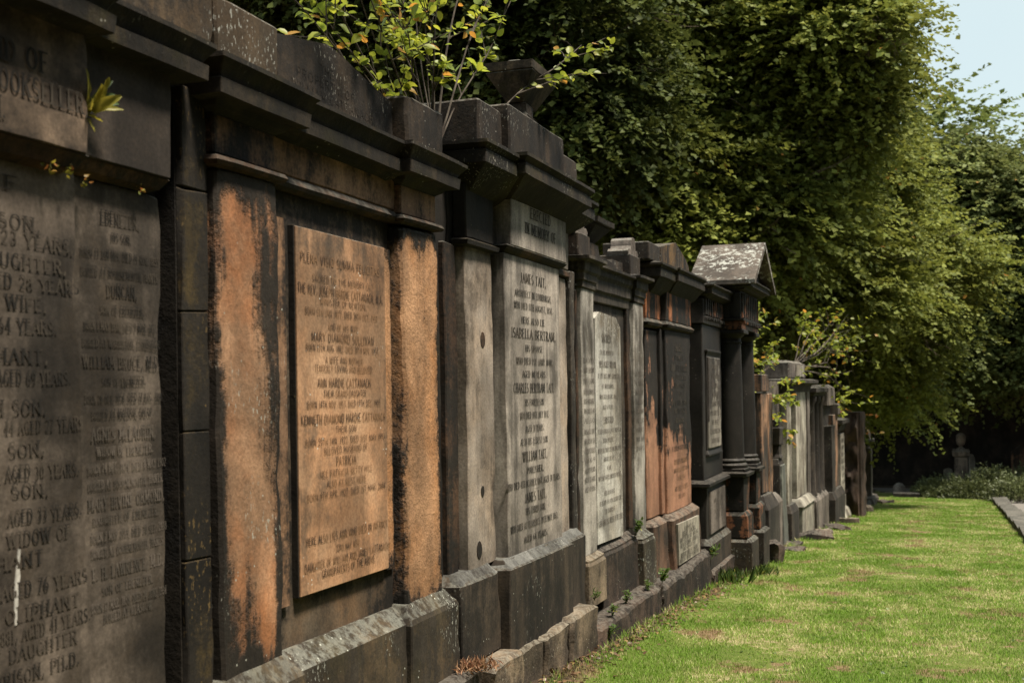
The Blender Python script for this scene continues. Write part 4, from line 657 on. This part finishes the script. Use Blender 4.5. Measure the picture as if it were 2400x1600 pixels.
# clumps of tall grass and weeds
M_weed=leafmat('weed_leaf',(.04,.075,.014),(.085,.13,.03),(.25,.25,.05),.35,.1); M_juni=leafmat('juniper_needle',(.055,.068,.026),(.10,.115,.045),None,.15)
def tuft(name,label,cat,c,n,h,wd,mat,spread=.08,lean=.6,group=None):
    b=np.tile(np.array(c),(n,1))+np.c_[rng.normal(0,spread,(n,2)),np.zeros(n)]; d=np.c_[rng.normal(0,lean,(n,2)),np.ones(n)]; nr=np.c_[rng.normal(0,1,(n,2)),np.full(n,.3)]
    o=leaves(name,b-np.array(c),d,nr,rng.uniform(.5,1,n)*h,mat,None,'quad',wd); o.location=c; return tag(o,label,cat,group)
tuft('grass_tuft','dark green long grass tuft under the fluted dark memorial','grass tuft',(-2.12,12.7,gz(12.7)),160,.22,.07,M_weed,.09,.5)
tuft('grass_tuft','smaller long grass tuft at the front foot of the columned tomb','grass tuft',(-1.93,13.9,gz(13.9)),120,.16,.07,M_weed,.09,.5)
tuft('grass_tuft','thin grass tuft between the dark memorial base and the tomb base','grass tuft',(-2.08,13.45,gz(13.4)),80,.13,.07,M_weed,.08,.5)
M_drygr=leafmat('dry_grass',(.26,.14,.08),(.36,.22,.12),None,.2)
tuft('dry_grass_tuft','reddish dry grass on the ledge left of the rubble footing stones','dry grass tuft',(-2.27,5.75,.63),300,.075,.03,M_drygr,.06,1.0)
for c,lb,h in (((-2.37,9.70,.84),'upright leafy weed growing in the niche beside the right pilaster of the slender memorial',.15),((-2.25,9.62,.40),'small leafy weed below the lichened plinth block',.09),((-2.26,8.95,.41),'feathery green weed on the brown footing, nearer the middle',.10),((-2.24,8.45,.41),'bright weed near the left end of the brown footing',.10),((-2.28,8.12,.58),'tiny weed in the corner between rubble stones and white plinth',.07),((-2.22,10.05,.40),'bushy weed with a pale stalk between the two brown footings',.14),((-2.2,8.2,.30),'low weed sprawling at the joint of the footings',.10),((-2.2,12.33,.30),'thin weed in the gap left of the dark pedestal',.14)):
    root=thing('weed',lb,'weed',c,0,'weeds on the stone ledges'); k=26; P3=[];D3=[];st=[]
    for s_ in range(5):
        dv=Vector((rnd.uniform(0,.6),rnd.uniform(-.7,.7),1)).normalized(); st.append(limb(Vector(c),Vector(c)+dv*h,.0025,.001,3,.1))
        for j in range(9): t=.3+.7*j/9; P3.append(Vector(c)+dv*h*t+Vector((rnd.gauss(0,.012),rnd.gauss(0,.012),rnd.gauss(0,.01)))); D3.append(Vector((rnd.uniform(-1,1),rnd.uniform(-1,1),.5)))
    leaves('leaf_spray',P3,D3,[(rnd.gauss(0,.3),rnd.gauss(0,.3),1) for _ in P3],[h*rnd.uniform(.16,.42) for _ in P3],M_weed,root,'ovate',.8)
    V,Fs=tubes(st,4); meshobj('stem',V,Fs,M_weed,root)
def litter():
    n=900; yy=rng.uniform(6.6,13.5,n); wx=np.where(yy<8.05,-2.235,np.where(yy<12.3,-2.19,-2.17)); xx=wx+np.abs(rng.normal(0,.13,n))+.01
    z=np.array([lawnz(a,b)+.012 for a,b in zip(xx,yy)]); o=leaves('leaf_litter',np.c_[xx,yy,z],rng.normal(0,1,(n,3))*np.array([1,1,.25]),rng.normal(0,.4,(n,3))+np.array([0,0,1]),rng.uniform(.015,.045,n),leafmat('dead_leaf',(.05,.03,.018),(.14,.08,.04),(.20,.13,.05),.1,.2),None,'ovate',1.1)
    tag(o,'brown dead leaves and bits gathered along the foot of the memorial wall','leaf litter',None,'stuff')
    n=2600; yy=6.8*(30/6.8)**rng.random(n); xx=-2.1+(3.2)*rng.random(n); z=np.array([lawnz(a,b)+.006 for a,b in zip(xx,yy)]); pt=np.array([noise.noise(Vector((a*1.7,b*1.4,31))) for a,b in zip(xx,yy)]); k_=pt>.12
    o=leaves('clover_patch',np.c_[xx,yy,z][k_],rng.normal(0,1,(k_.sum(),3))*np.array([1,1,.3]),rng.normal(0,.35,(k_.sum(),3))+np.array([0,0,1]),rng.uniform(.012,.035,k_.sum()),M_weed,None,'ovate',1.3)
    tag(o,'broad leaved clover and weed leaves scattered through the lawn','clover',None,'stuff')
litter()
# hart's tongue fern on the nearest memorial
M_fern=leafmat('fern_frond',(.12,.13,.018),(.26,.22,.025),(.30,.13,.03),.4,.25)
M_fernd=leafmat('dark_frond',(.03,.05,.012),(.05,.08,.02),None,.2)
root=thing('fern','yellow green strap leaved fern sprouting from the joint between two slabs','fern',(-2.34,2.87,2.90))
def frond(pts,wd,mat):
    V=[];Fs=[];n=len(pts)
    for i,p in enumerate(pts):
        p=Vector(p); d=(Vector(pts[min(i+1,n-1)])-Vector(pts[max(i-1,0)])).normalized(); s_=d.cross(Vector((1,.2,.3))).normalized(); t=i/(n-1); w_=wd*math.sin(math.pi*min(1,.12+t*.86))**.7
        wv=.25*w_*math.sin(i*2.1); upn=s_.cross(d)
        V+=[p-s_*w_+upn*(w_*.5+wv),p-upn*w_*.1,p+s_*w_+upn*(w_*.5-wv)]
    for i in range(n-1):
        for k in (0,1): a=i*3+k; Fs.append((a,a+1,a+4,a+3))
    return meshobj('frond',V,Fs,mat,root,True,80)
def bez(a,b,c,n=9):
    a,b,c=Vector(a),Vector(b),Vector(c); b=a.lerp(b,.62); c=a.lerp(c,.62); return [a*(1-t)**2+b*2*t*(1-t)+c*t*t for t in [i/n for i in range(n+1)]]
o_=(-2.33,2.872,2.885)
for b_,c_,wd,mt in (((-2.27,2.86,2.96),(-2.25,2.80,3.065),.011,M_fern),((-2.24,2.87,2.95),(-2.20,2.90,3.045),.020,M_fern),((-2.22,2.88,2.92),(-2.17,2.95,2.965),.017,M_fern),((-2.25,2.88,2.96),(-2.22,2.87,3.01),.019,M_fern),((-2.25,2.84,2.90),(-2.22,2.80,2.925),.009,M_fern),((-2.28,2.89,2.86),(-2.24,2.90,2.84),.012,M_fern),((-2.24,2.90,2.91),(-2.19,2.99,2.91),.010,M_fern),((-2.28,2.92,3.0),(-2.25,2.99,3.055),.012,M_fernd),((-2.28,2.96,2.96),(-2.27,3.06,2.96),.013,M_fernd),((-2.28,2.94,2.98),(-2.27,3.03,3.0),.010,M_fernd),((-2.29,2.87,2.84),(-2.27,2.88,2.79),.008,M_fern)):
    frond(bez(o_,b_,c_),wd,mt)
for c,lb,n_ in (((-2.33,2.80,2.70),'yellow moss like sprig hanging at the moulding end under the frieze slab',16),((-2.32,2.72,2.705),'smaller yellow sprig left of the moulding end',9),((-2.37,2.93,2.69),'straggly pale sprig in the corner below the blank slab',10),((-2.385,3.2,2.715),'little green sprig under the right frieze moulding',7)):
    b=np.tile(np.array(c),(n_,1))+rng.normal(0,.008,(n_,3)); o=leaves('moss_sprig',b-np.array(c),rng.normal(0,1,(n_,3))+np.array([.8,0,.1]),rng.normal(0,1,(n_,3)),rng.uniform(.008,.018,n_),M_fern,None,'ovate'); o.location=c; tag(o,lb,'moss sprig')
prism('white_streak',None,M_m4s,[(2.628,1.645),(2.636,1.64),(2.631,1.60),(2.634,1.57),(2.626,1.53),(2.622,1.47),(2.618,1.44),(2.612,1.437),(2.609,1.47),(2.612,1.50),(2.613,1.55),(2.622,1.60)],-2.371,-2.3665)
ws=bpy.data.objects['white_streak']; tag(ws,'thin white dripped streak down the nearest inscribed slab','bird dropping streak')
# ---------------- saplings rooted in the masonry
M_sap=leafmat('sapling_leaf',(.10,.14,.018),(.22,.24,.025),(.36,.20,.03),.45,.12); M_twig=barkmat('twig_bark',(.035,.026,.02),(.12,.10,.08))
def sapling(name,label,base,tips,lsz,nl,r0=.012,wig=.05,mat=None,sub=5,sublen=.35):
    root=thing(name,label,'sapling',base); B=Vector(base); main=[];sp=[];P3=[];D3=[];N3=[];S3=[]
    for t_ in tips:
        T=Vector(t_); pth=limb(B,T,r0*rnd.uniform(.6,1.1),.0025,8,wig); main.append(pth); L=(T-B).length
        for k in range(sub):
            i=rnd.randint(3,7); p=pth[i][0]; dv=((T-B).normalized()+Vector((rnd.gauss(0,.5),rnd.gauss(0,.6),rnd.gauss(.1,.4)))).normalized(); q=p+dv*L*sublen*rnd.uniform(.35,1); sp.append(limb(p,q,.004,.0015,4,.06))
    V,Fs=tubes(main,6); meshobj('stem',V,Fs,M_twig,root); V,Fs=tubes(sp,4); meshobj('twig',V,Fs,M_twig,root)
    allp=[(p,.45) for p in main]+[(p,.1) for p in sp]
    for _ in range(nl):
        pth,t0=allp[rnd.randrange(len(allp))]; t=t0+(1-t0)*rnd.random()**.7; n_=len(pth)-1; i=min(n_-1,int(t*n_)); p=pth[i][0].lerp(pth[i+1][0],t*n_-i); ax=(pth[i+1][0]-pth[i][0]).normalized()
        d=(ax*.5+Vector((rnd.gauss(0,.7),rnd.gauss(0,.7),rnd.gauss(-.15,.35)))).normalized(); P3.append(p+d*lsz*.2); D3.append(d); N3.append(Vector((rnd.gauss(.35,.6),rnd.gauss(-.2,.6),.8))); S3.append(lsz*rnd.uniform(.5,1.15))
    leaves('foliage',P3,D3,N3,S3,mat or M_sap,root,'ovate',1.0); return root
sapling('sapling','bright yellow green sapling fanning out of the wall top between the two tallest memorials',(-2.56,6.05,3.38),
 [(-2.50,4.35,3.72),(-2.3,4.5,3.95),(-2.7,4.65,4.15),(-2.4,4.9,4.3),(-2.2,5.0,4.2),(-2.6,5.25,4.5),(-2.5,5.6,4.7),(-2.4,5.9,4.9),(-2.75,6.2,5.0),(-2.4,6.45,5.0),(-2.3,6.8,4.95),(-2.6,4.8,3.8),(-2.35,5.4,4.1),(-2.3,6.6,4.35),(-2.15,7.55,4.32),(-2.7,5.7,4.3),(-2.8,4.9,4.6),(-2.8,5.5,4.9)],.064,1350,.007)
sapling('sapling','green sapling crowding the gap behind the columned tomb',(-2.75,17.2,2.0),[(-2.6,16.3,3.1),(-2.4,16.8,3.3),(-2.3,17.2,3.2),(-2.4,17.8,3.3),(-2.6,18.4,3.2),(-2.2,17.6,2.7),(-2.2,18.3,2.5),(-2.1,17.0,2.6),(-2.0,17.5,1.9),(-2.0,18.0,1.4),(-2.1,18.2,1.9),(-2.0,18.8,2.15)],.085,620,.014)
sapling('sapling','sapling of long arching pale stems beyond the square panelled block',(-2.3,21.2,2.45),[(-1.9,22.5,3.0),(-1.8,23.6,3.35),(-1.6,24.6,3.5),(-1.6,24.9,3.2),(-1.5,25.4,2.9),(-1.6,25.6,2.4),(-1.5,25.6,2.0),(-1.7,25.2,1.6),(-2.1,21.5,3.3),(-2.0,22.4,3.2),(-1.9,23.8,2.2)],.10,560,.018,.07)
sapling('creeper','thin creeper with orange leaves trailing over the rough rock faced pier',(-2.2,27.0,1.4),[(-2.0,27.6,1.5),(-1.9,29.0,1.4),(-1.8,29.8,.9),(-1.9,30.5,.5),(-2.3,26.0,1.35),(-1.7,30.2,1.3)],.12,170,.01,.1,leafmat('creeper_leaf',(.10,.12,.03),(.28,.16,.04),(.45,.18,.04),.3,.3))
bpy.data.objects['creeper']['category']='creeper'
# ---------------- far end of the lawn: pedestal, stones, shrubs
zz=gz(44)
m=thing('pedestal_monument','dark square pedestal monument topped by a small draped urn among the shrubs','pedestal monument',(.84,44.6,zz))
def sq2(nm,prof,h,mt,par,cxx=.84,cyy=44.6): return block(nm,par,mt,cxx-h,cxx+h,cyy-h,cyy+h,prof,both=True,ch=.01,step=.25,jit=.003)
sq2('base',[(0,zz-.2),(0,zz+.15),(-.06,zz+.2)],.36,M_ped,m); sq2('shaft',[(0.02,zz+.2),(-.01,zz+1.3)],.22,M_ped,m); sq2('cornice',[(0,zz+1.3),(.06,zz+1.36),(.07,zz+1.5),(.02,zz+1.52),(-.08,zz+1.6)],.22,M_ped,m)
for sx in (-1,1):
    for sy in (-1,1): box('corner_block',m,M_gen[1],.84+sx*.22-.05,.84+sx*.22+.05,44.6+sy*.22-.05,44.6+sy*.22+.05,zz+1.52,zz+1.58,step=0)
lathe('urn',m,M_ped,.84,44.6,[(.13,zz+1.6),(.08,zz+1.64),(.05,zz+1.68),(.13,zz+1.76),(.16,zz+1.9),(.15,zz+2.06),(.11,zz+2.1),(.05,zz+2.15)],14)
def stonehead(label,x,y,w_,h,t,mt,rounded=True):
    z=gz(y); pts=[(x-w_,z-.2),(x+w_,z-.2),(x+w_,z+h*.85)]+([(x+w_*math.cos(R(a)),z+h*.85+h*.15*math.sin(R(a))) for a in range(15,180,15)] if rounded else [(x,z+h)])+[(x-w_,z+h*.85)]
    m=thing('gravestone',label,'gravestone',(x,y,z)); prism('slab',m,mt,pts,y,y+t,'y'); box('foot',m,M_gen[3],x-w_-.06,x+w_+.06,y-.06,y+t+.06,z-.2,z+.08,step=0)
stonehead('slim pale headstone standing just right of the urn pedestal',1.22,45.4,.10,1.35,.5,M_gen[2]); stonehead('pale rounded headstone low behind the left of the urn pedestal',.42,45.6,.16,.85,.12,M_gen[2])
stonehead('dim brown pointed headstone under the trees at the far right',2.9,47,.3,1.6,.15,M_gen[0],False); stonehead('wide dim headstone against the far retaining wall',3.7,47.6,.5,1.25,.15,M_gen[3])
z=gz(43.5); m=lathe('dome_stone',None,M_gen[1],-1.2,43.5,[(.22,z-.1),(.23,z+.1),(.22,z+.22),(.18,z+.34),(.10,z+.42),(.02,z+.44)],18,.006); tag(m,'small brown beehive shaped stone on the far lawn','marker stone')
z=gz(41.5); tag(block('low_kerb',None,M_gen[3],-1.33,-.5,41.3,41.9,[(0,z-.1),(0,z+.14),(-.02,z+.16)],step=.2,jit=.01),'low flat dark stone block lying before the beehive stone','stone block')
tag(block('edging_slab',None,M_gen[1],-1.9,.9,44.9,45.25,[(0,zz-.1),(0,zz+.04)],step=.3,jit=.01),'long pale stone edging across the far end of the lawn','stone edging')
def juniper(label,c,rx,ry,h,n):
    root=thing('juniper_shrub',label,'shrub',c,0,'low shrubs at the far end'); a=rng.uniform(0,2*np.pi,n); rr=np.sqrt(rng.random(n)); hz=h*(1-rr**2)*rng.uniform(.4,1,n)
    b=np.c_[c[0]+np.cos(a)*rr*rx,c[1]+np.sin(a)*rr*ry,c[2]+hz]; d=np.c_[np.cos(a)*.9+rng.normal(0,.4,n),np.sin(a)*.9+rng.normal(0,.4,n),rng.uniform(.1,1,n)]; d/=np.linalg.norm(d,axis=1,keepdims=True)
    k=10; tt=rng.random((n,k,1)); B=(b[:,None]+d[:,None]*tt*.38).reshape(-1,3); D=(d[:,None]+rng.normal(0,.45,(n,k,3))).reshape(-1,3)
    leaves('foliage',B,D,rng.normal(0,1,B.shape)+np.array([0,0,.8]),rng.uniform(.06,.12,n*k),M_juni,root,'quad',.5)
    V,Fs=tubes([limb(Vector(c),Vector(c)+Vector((math.cos(q)*rx*.7,math.sin(q)*ry*.7,h*.6)),.02,.008,4) for q in lin(0,5.6,7)],5); meshobj('stem',V,Fs,M_twig,root)
juniper('low spreading juniper left of the urn pedestal',(.2,42.3,gz(42.3)),.75,1.0,.55,700); juniper('juniper sprawling in front of the urn pedestal',(1.05,41.6,gz(41.6)),.8,1.0,.6,800)
juniper('taller feathery juniper right of the urn pedestal',(1.7,41.8,gz(41.8)),.7,1.1,.95,800); juniper('juniper spilling over the path at the right edge',(2.4,39.5,gz(39.5)),.75,1.2,.7,800); juniper('bright green broad leaved bush at the far right behind the junipers',(3.1,43.2,gz(43)),.9,1.0,1.0,700)
# ---------------- trees
M_limb=barkmat('limb_bark',(.10,.075,.05),(.20,.155,.11)); M_bark=barkmat('tree_bark',(.05,.04,.03),(.11,.09,.065))
def tree(label,lobes,trunk,mat,dens,lsz,group='trees behind the memorials',seed=0,gap=.0,twigs=14,ncore=0,name='broadleaf_tree'):
    tz=trunk[2]; root=thing(name,label,'tree',trunk,0,group); T=Vector(trunk); cam_=np.array([0,0,EYE]); Bs=[];Ds=[];Ns=[];Ss=[]; cz=max(l[2] for l in lobes); top=Vector((sum(l[0] for l in lobes)/len(lobes),sum(l[1] for l in lobes)/len(lobes),min(cz,tz+ (cz-tz)*.8)))
    mp=limb(T,top,.34,.14,8,.03); paths=[mp]; tw=[]
    for (x,y,z,r_) in lobes:
        C=Vector((x,y,z)); i=min(7,max(2,int(8*(z-tz)/(top.z-tz+.1))-1)); paths.append(limb(mp[i][0],C,.13,.04,7,.08,.3))
        for k in range(twigs):
            d=Vector((rnd.gauss(0,1),rnd.gauss(0,1)-.6,rnd.gauss(0,.8))).normalized(); a=C+d*r_*.2; b=C+d*r_*1.28; tw.append(limb(a,b,.028,.006,6,.12,.1))
            for _ in range(3): s_=a.lerp(b,rnd.uniform(.3,.8)); e=s_+(d+Vector((rnd.gauss(0,.6),rnd.gauss(0,.6),rnd.gauss(-.1,.5)))).normalized()*r_*.35; tw.append(limb(s_,e,.012,.004,4,.1))
        Pl=[];Vl=[]; cs=np.array([x,y,z]); nc=max(5,int(15*min(1,r_/1.2)))
        for q in range(nc):
            g=rng.normal(0,1,3); g/=np.linalg.norm(g); toc=cam_-cs; toc/=np.linalg.norm(toc)
            if g@toc<-.35 and rng.random()<.6: continue
            rs=r_*rng.uniform(.30,.52); cc=cs+g*r_*rng.uniform(.35,.78)*np.array([1,1,.9]); n=int(dens*.62*rs*rs*2.6)
            v=rng.normal(0,1,(n,3)); v/=np.linalg.norm(v,axis=1,keepdims=True); v=v[(v@g>-.45)]; n=len(v)
            Pl.append(cc+v*(rs*(1.12-np.abs(rng.normal(0,.36,n))))[:,None]*np.array([1,1,.72])); Vl.append(v*.7+g*.5)
        n=int(dens*r_*r_*.25); v=rng.normal(0,1,(n,3)); v/=np.linalg.norm(v,axis=1,keepdims=True); Pl.append(cs+v*r_*.6); Vl.append(v)
        P=np.concatenate(Pl); v=np.concatenate(Vl); v/=np.linalg.norm(v,axis=1,keepdims=True)
        nz=np.array([noise.noise(Vector(p)*1.3+Vector((seed,0,0))) for p in P]); P=P+v*(nz*r_*.34)[:,None]; kp=nz>gap-.5; P=P[kp];v=v[kp];n=len(P)
        d=v*.75+rng.normal(0,.45,(n,3))+np.array([0,0,-.05]); d[:,2]*=.55; d/=np.linalg.norm(d,axis=1,keepdims=True)
        k=22; L=rng.uniform(.45,1.5,n)**1.1*lsz/.115; t=np.linspace(.08,1,k); sag=np.array([0,0,-1])
        nr=np.c_[rng.normal(0,.35,(n,2)),np.ones(n)]+v*.35; sd=np.cross(nr,d); sd/=np.linalg.norm(sd,axis=1,keepdims=True)+1e-9
        sg=np.where(np.arange(k)%2==0,1,-1)
        B=P[:,None]+d[:,None]*(L[:,None]*t[None])[...,None]+sag*((t**2)[None,:,None])*.22*L[:,None,None]+rng.normal(0,.02,(n,k,3))
        D=d[:,None]*.7+sd[:,None]*sg[None,:,None]*.8+rng.normal(0,.28,(n,k,3))+sag*.12
        Nn=nr[:,None]+rng.normal(0,.35,(n,k,3)); Bs.append(B.reshape(-1,3));Ds.append(D.reshape(-1,3));Ns.append(Nn.reshape(-1,3));Ss.append(rng.uniform(.5,1.3,n*k)*lsz)
    V,Fs=tubes(paths,8); meshobj('trunk',V,Fs,M_bark,root); V,Fs=tubes(tw,4); meshobj('branches',V,Fs,M_limb,root)
    leaves('crown',np.concatenate(Bs),np.concatenate(Ds),np.concatenate(Ns),np.concatenate(Ss),mat,root,'quad',1.35); return root
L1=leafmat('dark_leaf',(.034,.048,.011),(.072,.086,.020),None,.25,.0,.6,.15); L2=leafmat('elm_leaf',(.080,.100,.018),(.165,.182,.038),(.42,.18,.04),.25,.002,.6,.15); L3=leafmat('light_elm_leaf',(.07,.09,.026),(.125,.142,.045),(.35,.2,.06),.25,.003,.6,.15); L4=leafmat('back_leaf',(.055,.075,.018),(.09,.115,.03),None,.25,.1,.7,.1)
K=TREEK
tree('dark dense tree towering behind the tallest memorials at the upper left',[(-11.1,19,9.4,1.4),(-10.1,19,10.0,2.1),(-9.5,20,9.2,2.0),(-7.9,20,8.7,2.1),(-6.5,20,8.5,2.2),(-7.4,20,7.1,1.5),(-6.0,20,7.2,1.6),(-8.6,20,10.9,2.5)],(-7.8,21.5,.3),L1,150*K,.11,seed=1,gap=.05)
tree('broad mid green elm spreading over the middle of the memorial row with orange tinged leaves',[(-5.3,25,9.8,2.53),(-3.3,25,9.8,2.47),(-1.9,24,9.1,1.25),(-1.25,23.5,8.8,0.65),(-.8,23.2,8.5,0.35),(-2.4,26,8.2,2.17),(-4.4,25,7.7,2.24),(-5.6,23,6.4,1.77),(-6.1,21,6.5,0.86),(-6.3,20,6.5,0.52),(-4.1,25,5.7,2.31),(-5.1,23,4.8,1.59),(-2.2,30,6.9,2.0),(-3.2,28,4.7,2.4),(-5.0,27,4.0,1.78),(-1.3,33,4.6,2.45),(-2.9,33,3.0,1.7),(-1.6,33.5,2.5,1.15),(-1.6,25.5,7.6,.8),(-2.3,31,5.2,1.8)],(-4.6,27,-.5),L2,190*K,.115,seed=2,gap=-.05)
RT=[(0.1,33,7.3,1.2),(1.0,33,6.9,1.2),(1.9,33,6.1,1.5),(3.0,33,5.3,1.8),(0.9,33,6.1,2.2),(2.5,34,5.4,2.23),(0.4,33,4.3,1.9),(2.0,33,3.9,1.6),(1.1,33,3.0,.8),(0.2,32,3.1,.9),(2.7,32,3.0,.9),(3.6,34,4.0,2.0)]
tree('lighter green tree leaning in from the right edge under open sky',[(a*1.36,b*1.36,2.05+(c-2.05)*1.36,d*1.36) for a,b,c,d in RT],(6.0,53,-1.7),L3,190*K,.15,seed=3,gap=-.05)
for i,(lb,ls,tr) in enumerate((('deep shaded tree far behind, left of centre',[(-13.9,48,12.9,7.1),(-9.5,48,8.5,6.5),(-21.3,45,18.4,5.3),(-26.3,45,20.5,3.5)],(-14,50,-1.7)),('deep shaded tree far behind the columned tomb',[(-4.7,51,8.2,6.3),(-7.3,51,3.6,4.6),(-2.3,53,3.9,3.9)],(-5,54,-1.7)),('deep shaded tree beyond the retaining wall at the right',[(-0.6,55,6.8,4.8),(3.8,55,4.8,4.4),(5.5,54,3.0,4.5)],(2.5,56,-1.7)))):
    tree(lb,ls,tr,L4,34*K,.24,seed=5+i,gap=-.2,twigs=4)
L5=leafmat('unseen_tree_leaf',(.035,.05,.012),(.07,.09,.02),None,.2,.1,.7,.1)
for i,(x,y,h) in enumerate(((9.5,4,9),(12,14,11),(7.5,-9,10),(-1,-14,11),(16,26,11))):  # out of view, added to cut low sky light on the memorial faces
    z=gz(max(y,-10)); tree('unseen leafy tree added to block sky light, %s'%('on the near right of the path','right of the path at mid distance','behind the viewpoint on the right','behind the viewpoint','right of the path far off')[i],[(x+a*3,y+b*3,z+h*c,3.0) for a,b,c in ((-1,0,.35),(1,0,.35),(0,1,.35),(0,-1,.35),(0,0,.75),(-.7,-.6,.6),(.6,.7,.6),(0,-1.4,.5),(0,1.4,.5))],(x,y,z),L5,45*K,.22,group='unseen trees added to block sky light',seed=20+i,gap=-.3,twigs=3)
# ---------------- put each rotated memorial's origin at its own foot
bpy.context.view_layer.update()
for o in list(bpy.data.objects):
    if '_w' in o.keys():
        del o['_w']; ms=[]; st=list(o.children)
        while st:
            c=st.pop(); ms.append(c); st+=list(c.children)
        ys_=[v.co.y for c in ms for v in c.data.vertices]; zs_=[v.co.z for c in ms for v in c.data.vertices]; s_=Vector((0,(min(ys_)+max(ys_))/2,min(zs_)))
        for c in ms: c.data.transform(Matrix.Translation(-s_))
        o.location=BO+RB@s_
